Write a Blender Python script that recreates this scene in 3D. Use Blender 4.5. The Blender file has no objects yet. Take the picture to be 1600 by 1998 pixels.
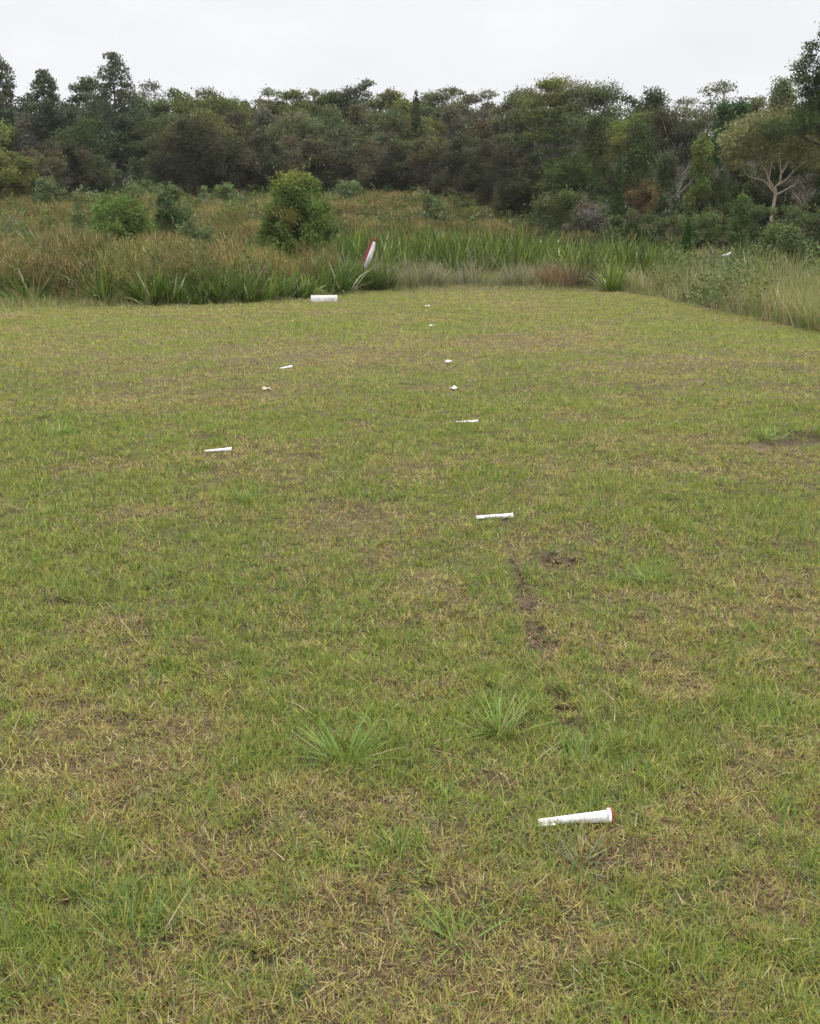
import bpy, math
import numpy as np
from math import radians, sin, cos, pi

C = bpy.context.scene.collection
# ------------------------------------------------------------------ camera
CAM_H = 1.6
PITCH = radians(15.0)
FPX = 1960.0                       # focal length in photo pixels (photo 1600 x 1998)
cam_d = bpy.data.cameras.new("camera")
cam = bpy.data.objects.new("camera", cam_d)
C.objects.link(cam)
cam.location = (0, 0, CAM_H)
cam.rotation_euler = (radians(90) - PITCH, 0, 0)
cam_d.sensor_fit = 'VERTICAL'
cam_d.sensor_height = 24.0
cam_d.lens = 24.0 * FPX / 1998.0
cam_d.clip_start = 0.05
cam_d.clip_end = 6000
bpy.context.scene.camera = cam

# ------------------------------------------------------------------ sky (overcast) and sun
SUN_EL, SUN_AZ = radians(58), radians(50)      # azimuth measured from +Y towards +X
world = bpy.data.worlds.new("World")
bpy.context.scene.world = world
world.use_nodes = True
nt = world.node_tree
nt.nodes.clear()
N = nt.nodes.new
out = N("ShaderNodeOutputWorld"); bg = N("ShaderNodeBackground")
sky = N("ShaderNodeTexSky"); sky.sky_type = 'NISHITA'; sky.sun_disc = False
sky.sun_elevation = SUN_EL; sky.sun_rotation = SUN_AZ
sky.air_density = 1.0; sky.dust_density = 3.0
tc = N("ShaderNodeTexCoord"); sep = N("ShaderNodeSeparateXYZ")
nt.links.new(tc.outputs["Generated"], sep.inputs[0])
mr = N("ShaderNodeMapRange"); mr.inputs[1].default_value = 0.22; mr.inputs[2].default_value = 1.0
mr.inputs[3].default_value = 8.6; mr.inputs[4].default_value = 30.0
nt.links.new(sep.outputs[2], mr.inputs[0])
mp = N("ShaderNodeMapping"); mp.inputs["Scale"].default_value = (1.6, 1.6, 5.0)
nt.links.new(tc.outputs["Generated"], mp.inputs[0])
nz = N("ShaderNodeTexNoise"); nz.inputs["Scale"].default_value = 1.7; nz.inputs["Detail"].default_value = 4
nt.links.new(mp.outputs[0], nz.inputs["Vector"])
m2 = N("ShaderNodeMapRange"); m2.inputs[1].default_value = 0.3; m2.inputs[2].default_value = 0.7
m2.inputs[3].default_value = 0.91; m2.inputs[4].default_value = 1.07
nt.links.new(nz.outputs[0], m2.inputs[0])
mu = N("ShaderNodeMath"); mu.operation = 'MULTIPLY'
nt.links.new(mr.outputs[0], mu.inputs[0]); nt.links.new(m2.outputs[0], mu.inputs[1])
cl = N("ShaderNodeVectorMath"); cl.operation = 'SCALE'
cl.inputs[0].default_value = (0.99, 0.99, 1.02)
nt.links.new(mu.outputs[0], cl.inputs["Scale"])
mix = N("ShaderNodeMix"); mix.data_type = 'RGBA'; mix.inputs[0].default_value = 0.96
nt.links.new(sky.outputs[0], mix.inputs[6]); nt.links.new(cl.outputs[0], mix.inputs[7])
nt.links.new(mix.outputs[2], bg.inputs["Color"])
bg.inputs["Strength"].default_value = 0.11
nt.links.new(bg.outputs[0], out.inputs["Surface"])

sun_d = bpy.data.lights.new("sun", 'SUN')
sun_d.energy = 2.0; sun_d.angle = radians(12); sun_d.color = (1.0, 0.95, 0.87)
sun = bpy.data.objects.new("sun", sun_d); C.objects.link(sun)
from mathutils import Vector
sd = Vector((sin(SUN_AZ) * cos(SUN_EL), cos(SUN_AZ) * cos(SUN_EL), sin(SUN_EL)))
sun.rotation_euler = sd.to_track_quat('Z', 'Y').to_euler()
sun.location = (20, 20, 40)

vs = bpy.context.scene.view_settings
vs.view_transform = 'Standard'; vs.look = 'None'; vs.exposure = 0.0; vs.gamma = 1.0
vs.use_curve_mapping = False

# ------------------------------------------------------------------ small maths helpers
def hash2(ix, iy, seed):
    h = (ix.astype(np.int64) * 374761393 + iy.astype(np.int64) * 668265263 + seed * 1442695041) & 0xffffffff
    h = ((h ^ (h >> 13)) * 1274126177) & 0xffffffff
    h = h ^ (h >> 16)
    return (h & 0xffffff) / float(0xffffff)

def vnoise(x, y, s, seed=0):
    x = np.asarray(x, float) / s; y = np.asarray(y, float) / s
    ix = np.floor(x); iy = np.floor(y)
    fx = x - ix; fy = y - iy
    fx = fx * fx * (3 - 2 * fx); fy = fy * fy * (3 - 2 * fy)
    a = hash2(ix, iy, seed); b = hash2(ix + 1, iy, seed)
    c = hash2(ix, iy + 1, seed); d = hash2(ix + 1, iy + 1, seed)
    return (a * (1 - fx) + b * fx) * (1 - fy) + (c * (1 - fx) + d * fx) * fy

def fbm(x, y, s, seed=0, oc=3):
    v = 0; a = 0.5; t = 0
    for k in range(oc):
        v = v + a * vnoise(x, y, s / 2 ** k, seed + 17 * k); t += a; a *= 0.5
    return v / t

def sstep(a, b, x):
    t = np.clip((x - a) / (b - a), 0, 1)
    return t * t * (3 - 2 * t)

SP, CP = sin(PITCH), cos(PITCH)
def ray(px, py):
    u = (px - 800.0) / FPX; v = (py - 999.0) / FPX
    return u, CP - v * SP, -SP - v * CP
def on_field(px, py):
    u, y, z = ray(px, py); t = -CAM_H / z
    return u * t, y * t
def at(px, py, Y):
    u, y, z = ray(px, py); t = Y / y
    return u * t, Y, CAM_H + z * t

# mown edge of the field, x -> y
_e = [on_field(*p) for p in [(-250, 612), (0, 604), (200, 602), (430, 596), (560, 588), (700, 574), (900, 569), (1100, 571),
                              (1170, 568), (1300, 583), (1440, 600), (1530, 622), (1600, 648), (1800, 690)]]
_ex = np.array([e[0] for e in _e]); _ey = np.array([e[1] for e in _e])
_o = np.argsort(_ex); _ex = _ex[_o]; _ey = _ey[_o]
def edge(x):
    return np.interp(x, _ex, _ey) + 0.35 * (vnoise(x, np.zeros_like(np.asarray(x, float)), 1.1, 5) - 0.5)

# pits and scrapes in the turf: pixel centre, half size in pixels, depth in metres
PITS = [(405, 857, 26, 5, .05), (1062, 1092, 20, 7, .06), (1105, 1098, 34, 7, .04), (1085, 1114, 30, 5, .02), (1580, 858, 62, 12, .10),
        (1530, 864, 44, 9, .06), (1480, 872, 22, 6, .02), (1426, 962, 20, 5, .04), (1130, 1480, 26, 10, .02), (1185, 1706, 26, 6, .015), (1020, 1150, 14, 22, .025), (1028, 1184, 18, 14, .04), (1042, 1236, 20, 12, .04),
        (1056, 1262, 24, 15, .03), (1085, 1372, 22, 9, .05), (1104, 1398, 22, 8, .03), (1125, 1428, 14, 16, .02),
        (1004, 1104, 10, 14, .015), (992, 1076, 7, 12, .008), (1011, 1128, 11, 12, .02), (1005, 1432, 26, 8, .03), (120, 1790, 40, 10, .03), (520, 1880, 30, 12, .03), (850, 1750, 36, 10, .03), (130, 1190, 40, 8, .03), (950, 850, 25, 3, .03)]
def _pit(px, py, hx, hy, dp):
    x, y = on_field(px, py); x1, _ = on_field(px + hx, py); _, y0 = on_field(px, py + hy); _, y1 = on_field(px, py - hy)
    return x, y, abs(x1 - x), abs(y1 - y0) / 2, dp
PITW = [_pit(*p) for p in PITS]
def pits(x, y):
    d = np.zeros_like(x); m = np.zeros_like(x)
    wob = 0.35 * (vnoise(x, y, .09, 71) - .5) + 0.3 * (vnoise(x, y, .03, 72) - .5)
    for (cx, cy, rx, ry, dp) in PITW:
        r = np.sqrt(((x - cx) / rx) ** 2 + ((y - cy) / ry) ** 2)
        k = 1 - sstep(.85, 1.5, r + wob)
        d = np.maximum(d, k * dp); m = np.maximum(m, k)
    return d, m

# patches of drier or lusher turf: pixel centre, half sizes, strength
DRY = [(660, 1020, 110, 22, .9), (760, 1088, 50, 14, .9), (860, 1150, 70, 22, .7), (700, 690, 170, 16, .8), (1000, 665, 150, 14, .8),
       (480, 690, 130, 14, .5), (1350, 710, 160, 14, .6), (1340, 870, 70, 24, .8), (1550, 890, 80, 30, .6), (330, 1440, 90, 30, .7),
       (150, 1440, 60, 22, .7), (1180, 1690, 160, 34, .9), (800, 1900, 120, 60, .8), (1080, 1850, 110, 40, .8), (250, 1560, 160, 50, .6),
       (640, 1560, 130, 40, .5), (1380, 1960, 110, 30, .5), (1100, 1120, 80, 16, .6), (1040, 1200, 26, 110, .5), (1110, 1420, 40, 60, .7),
       (1500, 1150, 60, 30, .5), (60, 1520, 60, 40, .5), (1330, 1350, 70, 30, .7), (420, 1680, 80, 30, .6), (1500, 1760, 90, 50, .6)]
LUSH = [(490, 975, 60, 20, .9), (430, 1170, 130, 50, .9), (240, 1170, 90, 26, .6), (1545, 850, 70, 22, 1), (1500, 1010, 120, 40, .7),
        (1270, 1120, 80, 30, .7), (640, 640, 110, 14, .9), (840, 640, 70, 12, .8), (280, 1800, 120, 44, .8), (60, 1870, 80, 50, .8),
        (870, 1820, 60, 40, .6), (680, 1460, 120, 30, .6), (1000, 1400, 100, 30, .4), (1150, 1470, 80, 24, .8), (350, 860, 80, 20, .6),
        (120, 830, 60, 20, .7), (920, 850, 50, 10, .8), (980, 1110, 40, 26, .4), (480, 1060, 60, 30, .6), (1340, 640, 120, 12, .8),
        (1530, 660, 90, 12, .8), (1460, 1400, 110, 34, .7), (150, 1330, 100, 30, .4), (540, 1950, 90, 40, .6), (1320, 1900, 150, 34, .6),
        (780, 1680, 80, 34, .6), (90, 960, 80, 24, .4), (1180, 960, 70, 26, .4), (950, 930, 50, 20, .5), (1560, 1650, 60, 70, .3)]
DRYW = [_pit(*p) for p in DRY]; LUSHW = [_pit(*p) for p in LUSH]
def gsum(x, y, L):
    v = np.zeros_like(x)
    for (cx, cy, rx, ry, s) in L:
        v = np.maximum(v, s * np.exp(-(((x - cx) / rx) ** 2 + ((y - cy) / ry) ** 2) * .9))
    return v

def terrain(x, y):
    x = np.asarray(x, float); y = np.asarray(y, float)
    side = 1 - 0.55 * sstep(3, 15, x)
    rise = (4.5 * sstep(0, 1, (y - 30) / 56.0) + 0.0) * side
    rise = rise + 1.2 * sstep(85, 140, y)
    roll = 0.05 * (fbm(x, y, 7, 3, 2) - .5) + 0.035 * (vnoise(x, y, .8, 8) - .5) * (y < 60)
    r = np.hypot(x, y)
    roll = roll + 6 * sstep(150, 900, r) * (fbm(x, y, 260, 9, 2))
    return rise + roll

# ------------------------------------------------------------------ mesh helpers
def build(name, verts, faces, mat, parent=None, cols=None, smooth=False):
    """faces: list of index arrays (n,k)."""
    me = bpy.data.meshes.new(name)
    verts = np.ascontiguousarray(verts, np.float32)
    if not isinstance(faces, list): faces = [faces]
    faces = [np.asarray(f, np.int32) for f in faces if len(f)]
    idx = np.concatenate([f.ravel() for f in faces]).astype(np.int32)
    tot = np.concatenate([np.full(len(f), f.shape[1], np.int32) for f in faces])
    start = np.concatenate([[0], np.cumsum(tot)[:-1]]).astype(np.int32)
    me.vertices.add(len(verts)); me.vertices.foreach_set("co", verts.ravel())
    me.loops.add(len(idx)); me.loops.foreach_set("vertex_index", idx)
    me.polygons.add(len(tot)); me.polygons.foreach_set("loop_start", start); me.polygons.foreach_set("loop_total", tot)
    if smooth: me.polygons.foreach_set("use_smooth", np.ones(len(tot), bool))
    me.update(calc_edges=True)
    if cols is not None:
        a = me.color_attributes.new("Col", 'FLOAT_COLOR', 'POINT')
        c = np.ones((len(verts), 4), np.float32); c[:, :3] = cols
        a.data.foreach_set("color", c.ravel())
    if mat: me.materials.append(mat)
    o = bpy.data.objects.new(name, me); C.objects.link(o)
    if parent: o.parent = parent
    return o

def tag(o, label=None, cat=None, group=None, kind=None):
    if label: o["label"] = label
    if cat: o["category"] = cat
    if group: o["group"] = group
    if kind: o["kind"] = kind
    return o

def empty(name, loc, label, cat, group=None, rz=0):
    o = bpy.data.objects.new(name, None); C.objects.link(o)
    o.location = loc; o.rotation_euler = (0, 0, rz); o.empty_display_size = .2
    return tag(o, label, cat, group)

# ------------------------------------------------------------------ materials
def newmat(name):
    m = bpy.data.materials.new(name); m.use_nodes = True
    t = m.node_tree; t.nodes.clear()
    return m, t

def leafmat(name, trans=0.3, rough=0.55, spec=0.25, noise=0.0):
    m, t = newmat(name); n = t.nodes.new
    o = n("ShaderNodeOutputMaterial"); a = n("ShaderNodeAttribute"); a.attribute_name = "Col"
    p = n("ShaderNodeBsdfPrincipled"); p.inputs["Roughness"].default_value = rough
    p.inputs["Specular IOR Level"].default_value = spec
    col = a.outputs["Color"]
    if noise:
        g = n("ShaderNodeNewGeometry"); z = n("ShaderNodeTexNoise"); z.inputs["Scale"].default_value = noise
        t.links.new(g.outputs["Position"], z.inputs["Vector"])
        r = n("ShaderNodeMapRange"); r.inputs[1].default_value = .3; r.inputs[2].default_value = .7
        r.inputs[3].default_value = .8; r.inputs[4].default_value = 1.2
        t.links.new(z.outputs[0], r.inputs[0])
        v = n("ShaderNodeVectorMath"); v.operation = 'SCALE'
        t.links.new(col, v.inputs[0]); t.links.new(r.outputs[0], v.inputs["Scale"]); col = v.outputs[0]
    t.links.new(col, p.inputs["Base Color"])
    tr = n("ShaderNodeBsdfTranslucent"); t.links.new(col, tr.inputs["Color"])
    mx = n("ShaderNodeMixShader"); mx.inputs[0].default_value = trans
    t.links.new(p.outputs[0], mx.inputs[1]); t.links.new(tr.outputs[0], mx.inputs[2])
    t.links.new(mx.outputs[0], o.inputs[0])
    return m

def solid(name, col, rough=.6, dirt=None, scale=20, bump=0, spec=.4, dirt_amt=.5):
    m, t = newmat(name); n = t.nodes.new
    o = n("ShaderNodeOutputMaterial"); p = n("ShaderNodeBsdfPrincipled")
    p.inputs["Roughness"].default_value = rough; p.inputs["Specular IOR Level"].default_value = spec
    tcn = n("ShaderNodeTexCoord"); z = n("ShaderNodeTexNoise"); z.inputs["Scale"].default_value = scale; z.inputs["Detail"].default_value = 6
    t.links.new(tcn.outputs["Object"], z.inputs["Vector"])
    r = n("ShaderNodeValToRGB"); r.color_ramp.elements[0].position = .50; r.color_ramp.elements[1].position = .74
    d = dirt or tuple(c * .75 for c in col)
    r.color_ramp.elements[0].color = (*col, 1)
    r.color_ramp.elements[1].color = (*[c * (1 - dirt_amt) + e * dirt_amt for c, e in zip(col, d)], 1)
    t.links.new(z.outputs[0], r.inputs[0]); t.links.new(r.outputs[0], p.inputs["Base Color"])
    if bump:
        b = n("ShaderNodeBump"); b.inputs["Strength"].default_value = bump; b.inputs["Distance"].default_value = .01
        t.links.new(z.outputs[0], b.inputs["Height"]); t.links.new(b.outputs[0], p.inputs["Normal"])
    t.links.new(p.outputs[0], o.inputs[0])
    return m

M_GRASS = leafmat("grass_blades", .30, .75, .08)
M_LEAF = leafmat("foliage", .2, .8, .06)
M_REED = leafmat("reed_leaves", .25, .5, .22)
M_BARK_D = solid("dark_bark", (.085, .07, .06), .9, (.03, .026, .024), 9, .6)
M_BARK_G = solid("grey_gum_bark", (.42, .38, .33), .85, (.15, .13, .11), 6, .4)
M_BARK_P = solid("pale_gum_bark", (.50, .42, .32), .8, (.26, .2, .15), 5, .3)
M_WHITE = solid("white_plastic", (.86, .86, .88), .45, (.36, .29, .2), 42, 0, .5, .5)
M_WPAINT = solid("chalky_white_paint", (.60, .585, .57), .7, (.24, .21, .18), 6, .1, .2, .75)
M_RED = solid("red_paint", (.55, .035, .035), .45, (.3, .03, .03), 12)
M_DRED = solid("dark_red_paint", (.22, .015, .03), .6, (.2, .02, .03), 9)
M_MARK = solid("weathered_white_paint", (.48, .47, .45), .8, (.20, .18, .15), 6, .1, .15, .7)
M_DARKG = solid("dark_trim", (.04, .04, .045), .5)

def groundmat():
    m, t = newmat("turf_soil"); n = t.nodes.new
    o = n("ShaderNodeOutputMaterial"); a = n("ShaderNodeAttribute"); a.attribute_name = "Col"
    p = n("ShaderNodeBsdfPrincipled"); p.inputs["Roughness"].default_value = .95; p.inputs["Specular IOR Level"].default_value = .1
    g = n("ShaderNodeNewGeometry")
    z = n("ShaderNodeTexNoise"); z.inputs["Scale"].default_value = 55; z.inputs["Detail"].default_value = 5; z.inputs["Roughness"].default_value = .7
    z2 = n("ShaderNodeTexNoise"); z2.inputs["Scale"].default_value = 1.3; z2.inputs["Detail"].default_value = 6
    t.links.new(g.outputs["Position"], z.inputs["Vector"]); t.links.new(g.outputs["Position"], z2.inputs["Vector"])
    r = n("ShaderNodeMapRange"); r.inputs[1].default_value = .3; r.inputs[2].default_value = .7; r.inputs[3].default_value = .5; r.inputs[4].default_value = 1.5
    t.links.new(z.outputs[0], r.inputs[0])
    r2 = n("ShaderNodeMapRange"); r2.inputs[1].default_value = .3; r2.inputs[2].default_value = .7; r2.inputs[3].default_value = .85; r2.inputs[4].default_value = 1.15
    t.links.new(z2.outputs[0], r2.inputs[0])
    mm = n("ShaderNodeMath"); mm.operation = 'MULTIPLY'; t.links.new(r.outputs[0], mm.inputs[0]); t.links.new(r2.outputs[0], mm.inputs[1])
    v = n("ShaderNodeVectorMath"); v.operation = 'SCALE'; t.links.new(a.outputs["Color"], v.inputs[0]); t.links.new(mm.outputs[0], v.inputs["Scale"])
    t.links.new(v.outputs[0], p.inputs["Base Color"])
    b = n("ShaderNodeBump"); b.inputs["Strength"].default_value = .8; b.inputs["Distance"].default_value = .02
    t.links.new(z.outputs[0], b.inputs["Height"]); t.links.new(b.outputs[0], p.inputs["Normal"])
    t.links.new(p.outputs[0], o.inputs[0])
    return m
M_GROUND = groundmat()

# ------------------------------------------------------------------ ground sheet
def axis(segs):
    v = []
    for a, b, st in segs: v += list(np.arange(a, b, st))
    return np.array(v + [segs[-1][1]])
gx = axis([(-3000, -200, 200), (-200, -60, 10), (-60, -14, 1.0), (-14, -3, .16), (-3, 3, .045), (3, 14, .16), (14, 60, 1.0), (60, 200, 10), (200, 3000, 200)])
gy = axis([(-600, -20, 60), (-20, 1, 2), (1, 6, .04), (6, 14, .1), (14, 36, .3), (36, 100, 1.0), (100, 200, 8), (200, 3000, 200)])
GX, GY = np.meshgrid(gx, gy)
x = GX.ravel(); y = GY.ravel()
pd, pm = pits(x, y)
z = terrain(x, y) - pd
near = (y < 12) & (y > 0)
z = z + near * (.022 * (vnoise(x, y, .11, 21) - .5) + .012 * (vnoise(x, y, .05, 22) - .5))
dry = gsum(x, y, DRYW)
thatch = np.array([.105, .080, .046]); soil = np.array([.105, .075, .052]); gr = np.array([.085, .095, .04]); forest = np.array([.05, .042, .03])
k = fbm(x, y, .35, 31)[:, None]
col = thatch * (.75 + .5 * k) * (1 - .45 * k) + gr * .45 * k
far = sstep(34, 80, np.hypot(x, y))[:, None]
col = col * (1 - far) + far * np.array([.07, .075, .04])
w = sstep(-1, 2, y - edge(x))[:, None]
col = col * (1 - w) + w * (np.array([.085, .07, .045]) * (1 - far) + forest * far)
hill = sstep(150, 500, np.hypot(x, y))[:, None]
col = col * (1 - hill) + hill * np.array([.05, .065, .035])
col = col * (1 - pm[:, None]) + soil * pm[:, None]
nx, ny = len(gx), len(gy)
I = np.arange(nx * ny).reshape(ny, nx)
F = np.stack([I[:-1, :-1].ravel(), I[:-1, 1:].ravel(), I[1:, 1:].ravel(), I[1:, :-1].ravel()], 1)
ground = build("ground", np.stack([x, y, z], 1), F, M_GROUND, cols=col, smooth=True)
tag(ground, kind="structure")

def ground_z(x, y):
    x = np.atleast_1d(np.asarray(x, float)); y = np.atleast_1d(np.asarray(y, float))
    return terrain(x, y) - pits(x, y)[0] + (y < 12) * (.022 * (vnoise(x, y, .11, 21) - .5) + .012 * (vnoise(x, y, .05, 22) - .5))

# ------------------------------------------------------------------ blade generator
def blades(P, L, W, az, lean, curl, nseg=2, twist=None, droop=1.0, tipw=.12):
    n = len(L); h = np.stack([np.cos(az), np.sin(az), np.zeros(n)], 1)
    tw = az + pi / 2 + (twist if twist is not None else 0)
    s = np.stack([np.cos(tw), np.sin(tw), np.zeros(n)], 1)
    pts = [P]; pos = P.copy()
    for k in range(nseg):
        th = lean + curl * (k + .5) / nseg
        d = h * np.sin(th)[:, None]; d = d.copy(); d[:, 2] = np.cos(th)
        pos = pos + d * (L / nseg)[:, None]; pts.append(pos)
    V = np.empty((n, 2 * (nseg + 1), 3))
    for k, p in enumerate(pts):
        f = k / nseg; ww = W * (1 - (1 - tipw) * f ** 1.6) * .5
        V[:, 2 * k] = p - s * ww[:, None]; V[:, 2 * k + 1] = p + s * ww[:, None]
    base = (np.arange(n) * 2 * (nseg + 1))[:, None]
    F = [base + np.array([[2 * k, 2 * k + 1, 2 * k + 3, 2 * k + 2]]) for k in range(nseg)]
    return V.reshape(-1, 3), np.concatenate(F), 2 * (nseg + 1)

def pick(rng, pal, wts):
    """palette colour per element, wts (n,k) unnormalised"""
    c = np.cumsum(wts, 1); c /= c[:, -1:]
    i = (rng.random(len(wts))[:, None] > c).sum(1)
    return np.array(pal)[np.clip(i, 0, len(pal) - 1)]

# ------------------------------------------------------------------ mown grass (stuff)
rng = np.random.default_rng(7)
PAL = [(.232, .280, .052),   # fresh yellow green
       (.120, .190, .038),   # deep green
       (.225, .260, .110),   # grey green
       (.460, .390, .180),   # straw
       (.245, .150, .085),   # brown
       (.325, .305, .078),   # olive yellow
       (.070, .052, .036)]   # dead dark
def lawn(y0, y1, K, lenf, widf, nseg, seed):
    rng = np.random.default_rng(seed)
    ys = np.linspace(y0, y1, 400); dn = K * (2 / ys) ** 1.15 * (1.1 * ys + 2.0)
    cdf = np.concatenate([[0], np.cumsum((dn[1:] + dn[:-1]) * .5 * (ys[1] - ys[0]))]); n = int(cdf[-1])
    PER = 14
    nt_ = n // PER
    ty = np.interp(rng.random(nt_) * cdf[-1], cdf, ys); tx = (rng.random(nt_) * 2 - 1) * (.55 * ty + 1.0)
    tr = rng.random(nt_)
    tid = np.repeat(np.arange(nt_), PER)
    n = len(tid)
    loose = rng.random(n) < .38
    az0 = rng.random(n) * 2 * pi; rr_ = np.abs(rng.normal(0, .011, n)) * (1 + .05 * ty[tid])
    x = tx[tid] + rr_ * np.cos(az0); y = ty[tid] + rr_ * np.sin(az0)
    x = x + loose * rng.normal(0, .09, n); y = y + loose * rng.normal(0, .09, n)
    c = vnoise(x, y, .10, 41) * .55 + vnoise(x, y, .04, 42) * .45
    d, m = pits(x, y)
    ed = edge(x)
    k = (rng.random(n) < .22 + 1.9 * c ** 1.6) & (rng.random(n) > m * np.where(y > 7.5, .98, .78)) & (y < ed + .6) & (y > 1)
    x, y, c, ed, tid, az0, loose = x[k], y[k], c[k], ed[k], tid[k], az0[k], loose[k]
    n = len(x)
    dry = gsum(x, y, DRYW); lush = gsum(x, y, LUSHW)
    big = fbm(x, y, 1.5, 51, 3); med = fbm(x, y, .42, 52, 2); sm = vnoise(x, y, .10, 53)
    g = 1.15 * (big - .5) + 1.1 * (med - .5) + .75 * (sm - .5) + .6 * (vnoise(x, y, .045, 54) - .5) + .85 * lush - .9 * dry        # >0 greener
    far = sstep(9, 30, y)
    G = np.clip(.62 + 1.2 * g, .06, 1)
    w = np.stack([G * 1.5, G ** 2 * 1.0 * (1 - .3 * far), .42 * G + .15 * sm, .62 * (1 - G) + .16 + .16 * far,
                  (1 - G) * .62 + .12 + .4 * dry, .62 + .35 * far, .10 + .25 * (1 - G)], 1)
    cw = np.cumsum(w, 1); cw /= cw[:, -1:]
    u = np.where(loose | (rng.random(n) < .3), rng.random(n), tr[tid])
    ci = np.clip((u[:, None] > cw).sum(1), 0, len(PAL) - 1)
    col = np.array(PAL)[ci]
    tb = .82 + .36 * rng.random(nt_)
    col = col * (tb[tid] * (.8 + .42 * rng.random(n)))[:, None] * (1 + .10 * (rng.random((n, 3)) - .5))
    col = col * (1 + .10 * sstep(6, 14, y))[:, None]
    isdry = np.isin(ci, (3, 4, 6))
    L = lenf(y) * (.45 + rng.random(n) * 1.0) * (.62 + .6 * med + .5 * np.clip(lush, 0, 1) - .3 * dry) * (1 + .15 * (tr[tid] - .5))
    W = widf(y) * (.55 + .8 * rng.random(n)) * np.where(isdry, .75, 1)
    az = np.where(loose, rng.random(n) * 2 * pi, az0 + rng.normal(0, .5, n))
    lean = np.abs(rng.normal(.80, .42, n)) + isdry * .35
    lean = np.clip(lean, .05, 1.5)
    curl = np.clip(rng.normal(.35, .5, n), -.3, 1.75 - lean)
    P = np.stack([x, y, ground_z(x, y) - .004 + .012 * rng.random(n)], 1)
    V, F, kk = blades(P, L, W, az, lean, curl, nseg, twist=rng.normal(0, .7, n))
    return V, F, np.repeat(col, kk, 0)
wf = lambda y: .0031 + .00050 * (y - 2).clip(0)
lf = lambda y: .036 + .0009 * y.clip(0, 12)
parts = [lawn(1.15, 4.2, 54000, lf, wf, 3, 1), lawn(4.2, 10.5, 40000, lf, wf, 2, 2), lawn(10.5, 34, 25000, lf, wf, 1, 3)]
# matted thatch: short dead bits lying flat between the blades
rng = np.random.default_rng(12)
n = 330000; ys = np.linspace(1.15, 14, 300); dn = (2 / ys) ** 1.3 * (1.1 * ys + 2); cdf = np.cumsum(dn)
y = np.interp(rng.random(n) * cdf[-1], cdf, ys); x = (rng.random(n) * 2 - 1) * (.55 * y + 1)
P = np.stack([x, y, ground_z(x, y) + .002 + .008 * rng.random(n)], 1)
m_ = pits(x, y)[1]; k = rng.random(n) > m_ * .8; P = P[k]; x = x[k]; y = y[k]; n = len(x)
V, F, kk = blades(P, .014 + .026 * rng.random(n), (.0022 + .0003 * y) * (.6 + .8 * rng.random(n)), rng.random(n) * 2 * pi, 1.2 + .4 * rng.random(n), rng.normal(.1, .3, n), 1, rng.normal(0, .9, n))
w_ = np.stack([.8 + 0 * x, .6 + 0 * x, .5 + 0 * x, .45 + 0 * x], 1)
parts.append((V, F, np.repeat(pick(rng, [(.19, .14, .08), (.13, .095, .055), (.27, .22, .12), (.15, .17, .05)], w_) * (.7 + .6 * rng.random(n))[:, None], kk, 0)))
# long dead straws and a few white bits of leaf
rng = np.random.default_rng(11)
n = 1300; y = 1.3 + 9 * rng.random(n) ** 1.3; x = (rng.random(n) * 2 - 1) * (.5 * y + .6)
P = np.stack([x, y, ground_z(x, y) + .012 + .02 * rng.random(n)], 1)
V, F, kk = blades(P, .05 + .08 * rng.random(n) ** 2, .0014 + .0016 * rng.random(n) + .0003 * y, rng.random(n) * 2 * pi, 1.0 + .5 * rng.random(n), rng.normal(.2, .5, n), 4, rng.normal(0, .8, n))
parts.append((V, F, np.repeat(pick(rng, [(.42, .35, .21), (.34, .27, .15), (.24, .15, .09)], np.tile([.6, .5, .3], (n, 1))), kk, 0)))
# taller green shoots
n = 15000; y = 1.3 + 12 * rng.random(n) ** 1.1; x = (rng.random(n) * 2 - 1) * (.5 * y + .6)
k = rng.random(n) < .25 + 1.1 * gsum(x, y, LUSHW) + .5 * (fbm(x, y, .5, 77, 2) - .45); x, y = x[k], y[k]; n = len(x)
P = np.stack([x, y, ground_z(x, y)], 1)
V, F, kk = blades(P, .05 + .06 * rng.random(n), .003 + .002 * rng.random(n) + .0003 * y, rng.random(n) * 2 * pi, .2 + .8 * rng.random(n), .6 * rng.random(n), 3, rng.normal(0, .7, n))
parts.append((V, F, np.repeat(pick(rng, [(.10, .19, .05), (.14, .21, .06), (.14, .19, .10)], np.tile([.6, .5, .3], (n, 1))), kk, 0)))
def merge(parts):
    off = 0; Vs = []; Fs = []; Cs = []
    for V, F, c in parts:
        Vs.append(V); Fs.append(F + off); Cs.append(c); off += len(V)
    return np.concatenate(Vs), np.concatenate(Fs), np.concatenate(Cs)
V, F, c = merge(parts)
grass = build("grass", V, F, M_GRASS, cols=c)
tag(grass, "short mown green and straw grass covering the runway", "grass", kind="stuff")

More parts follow.
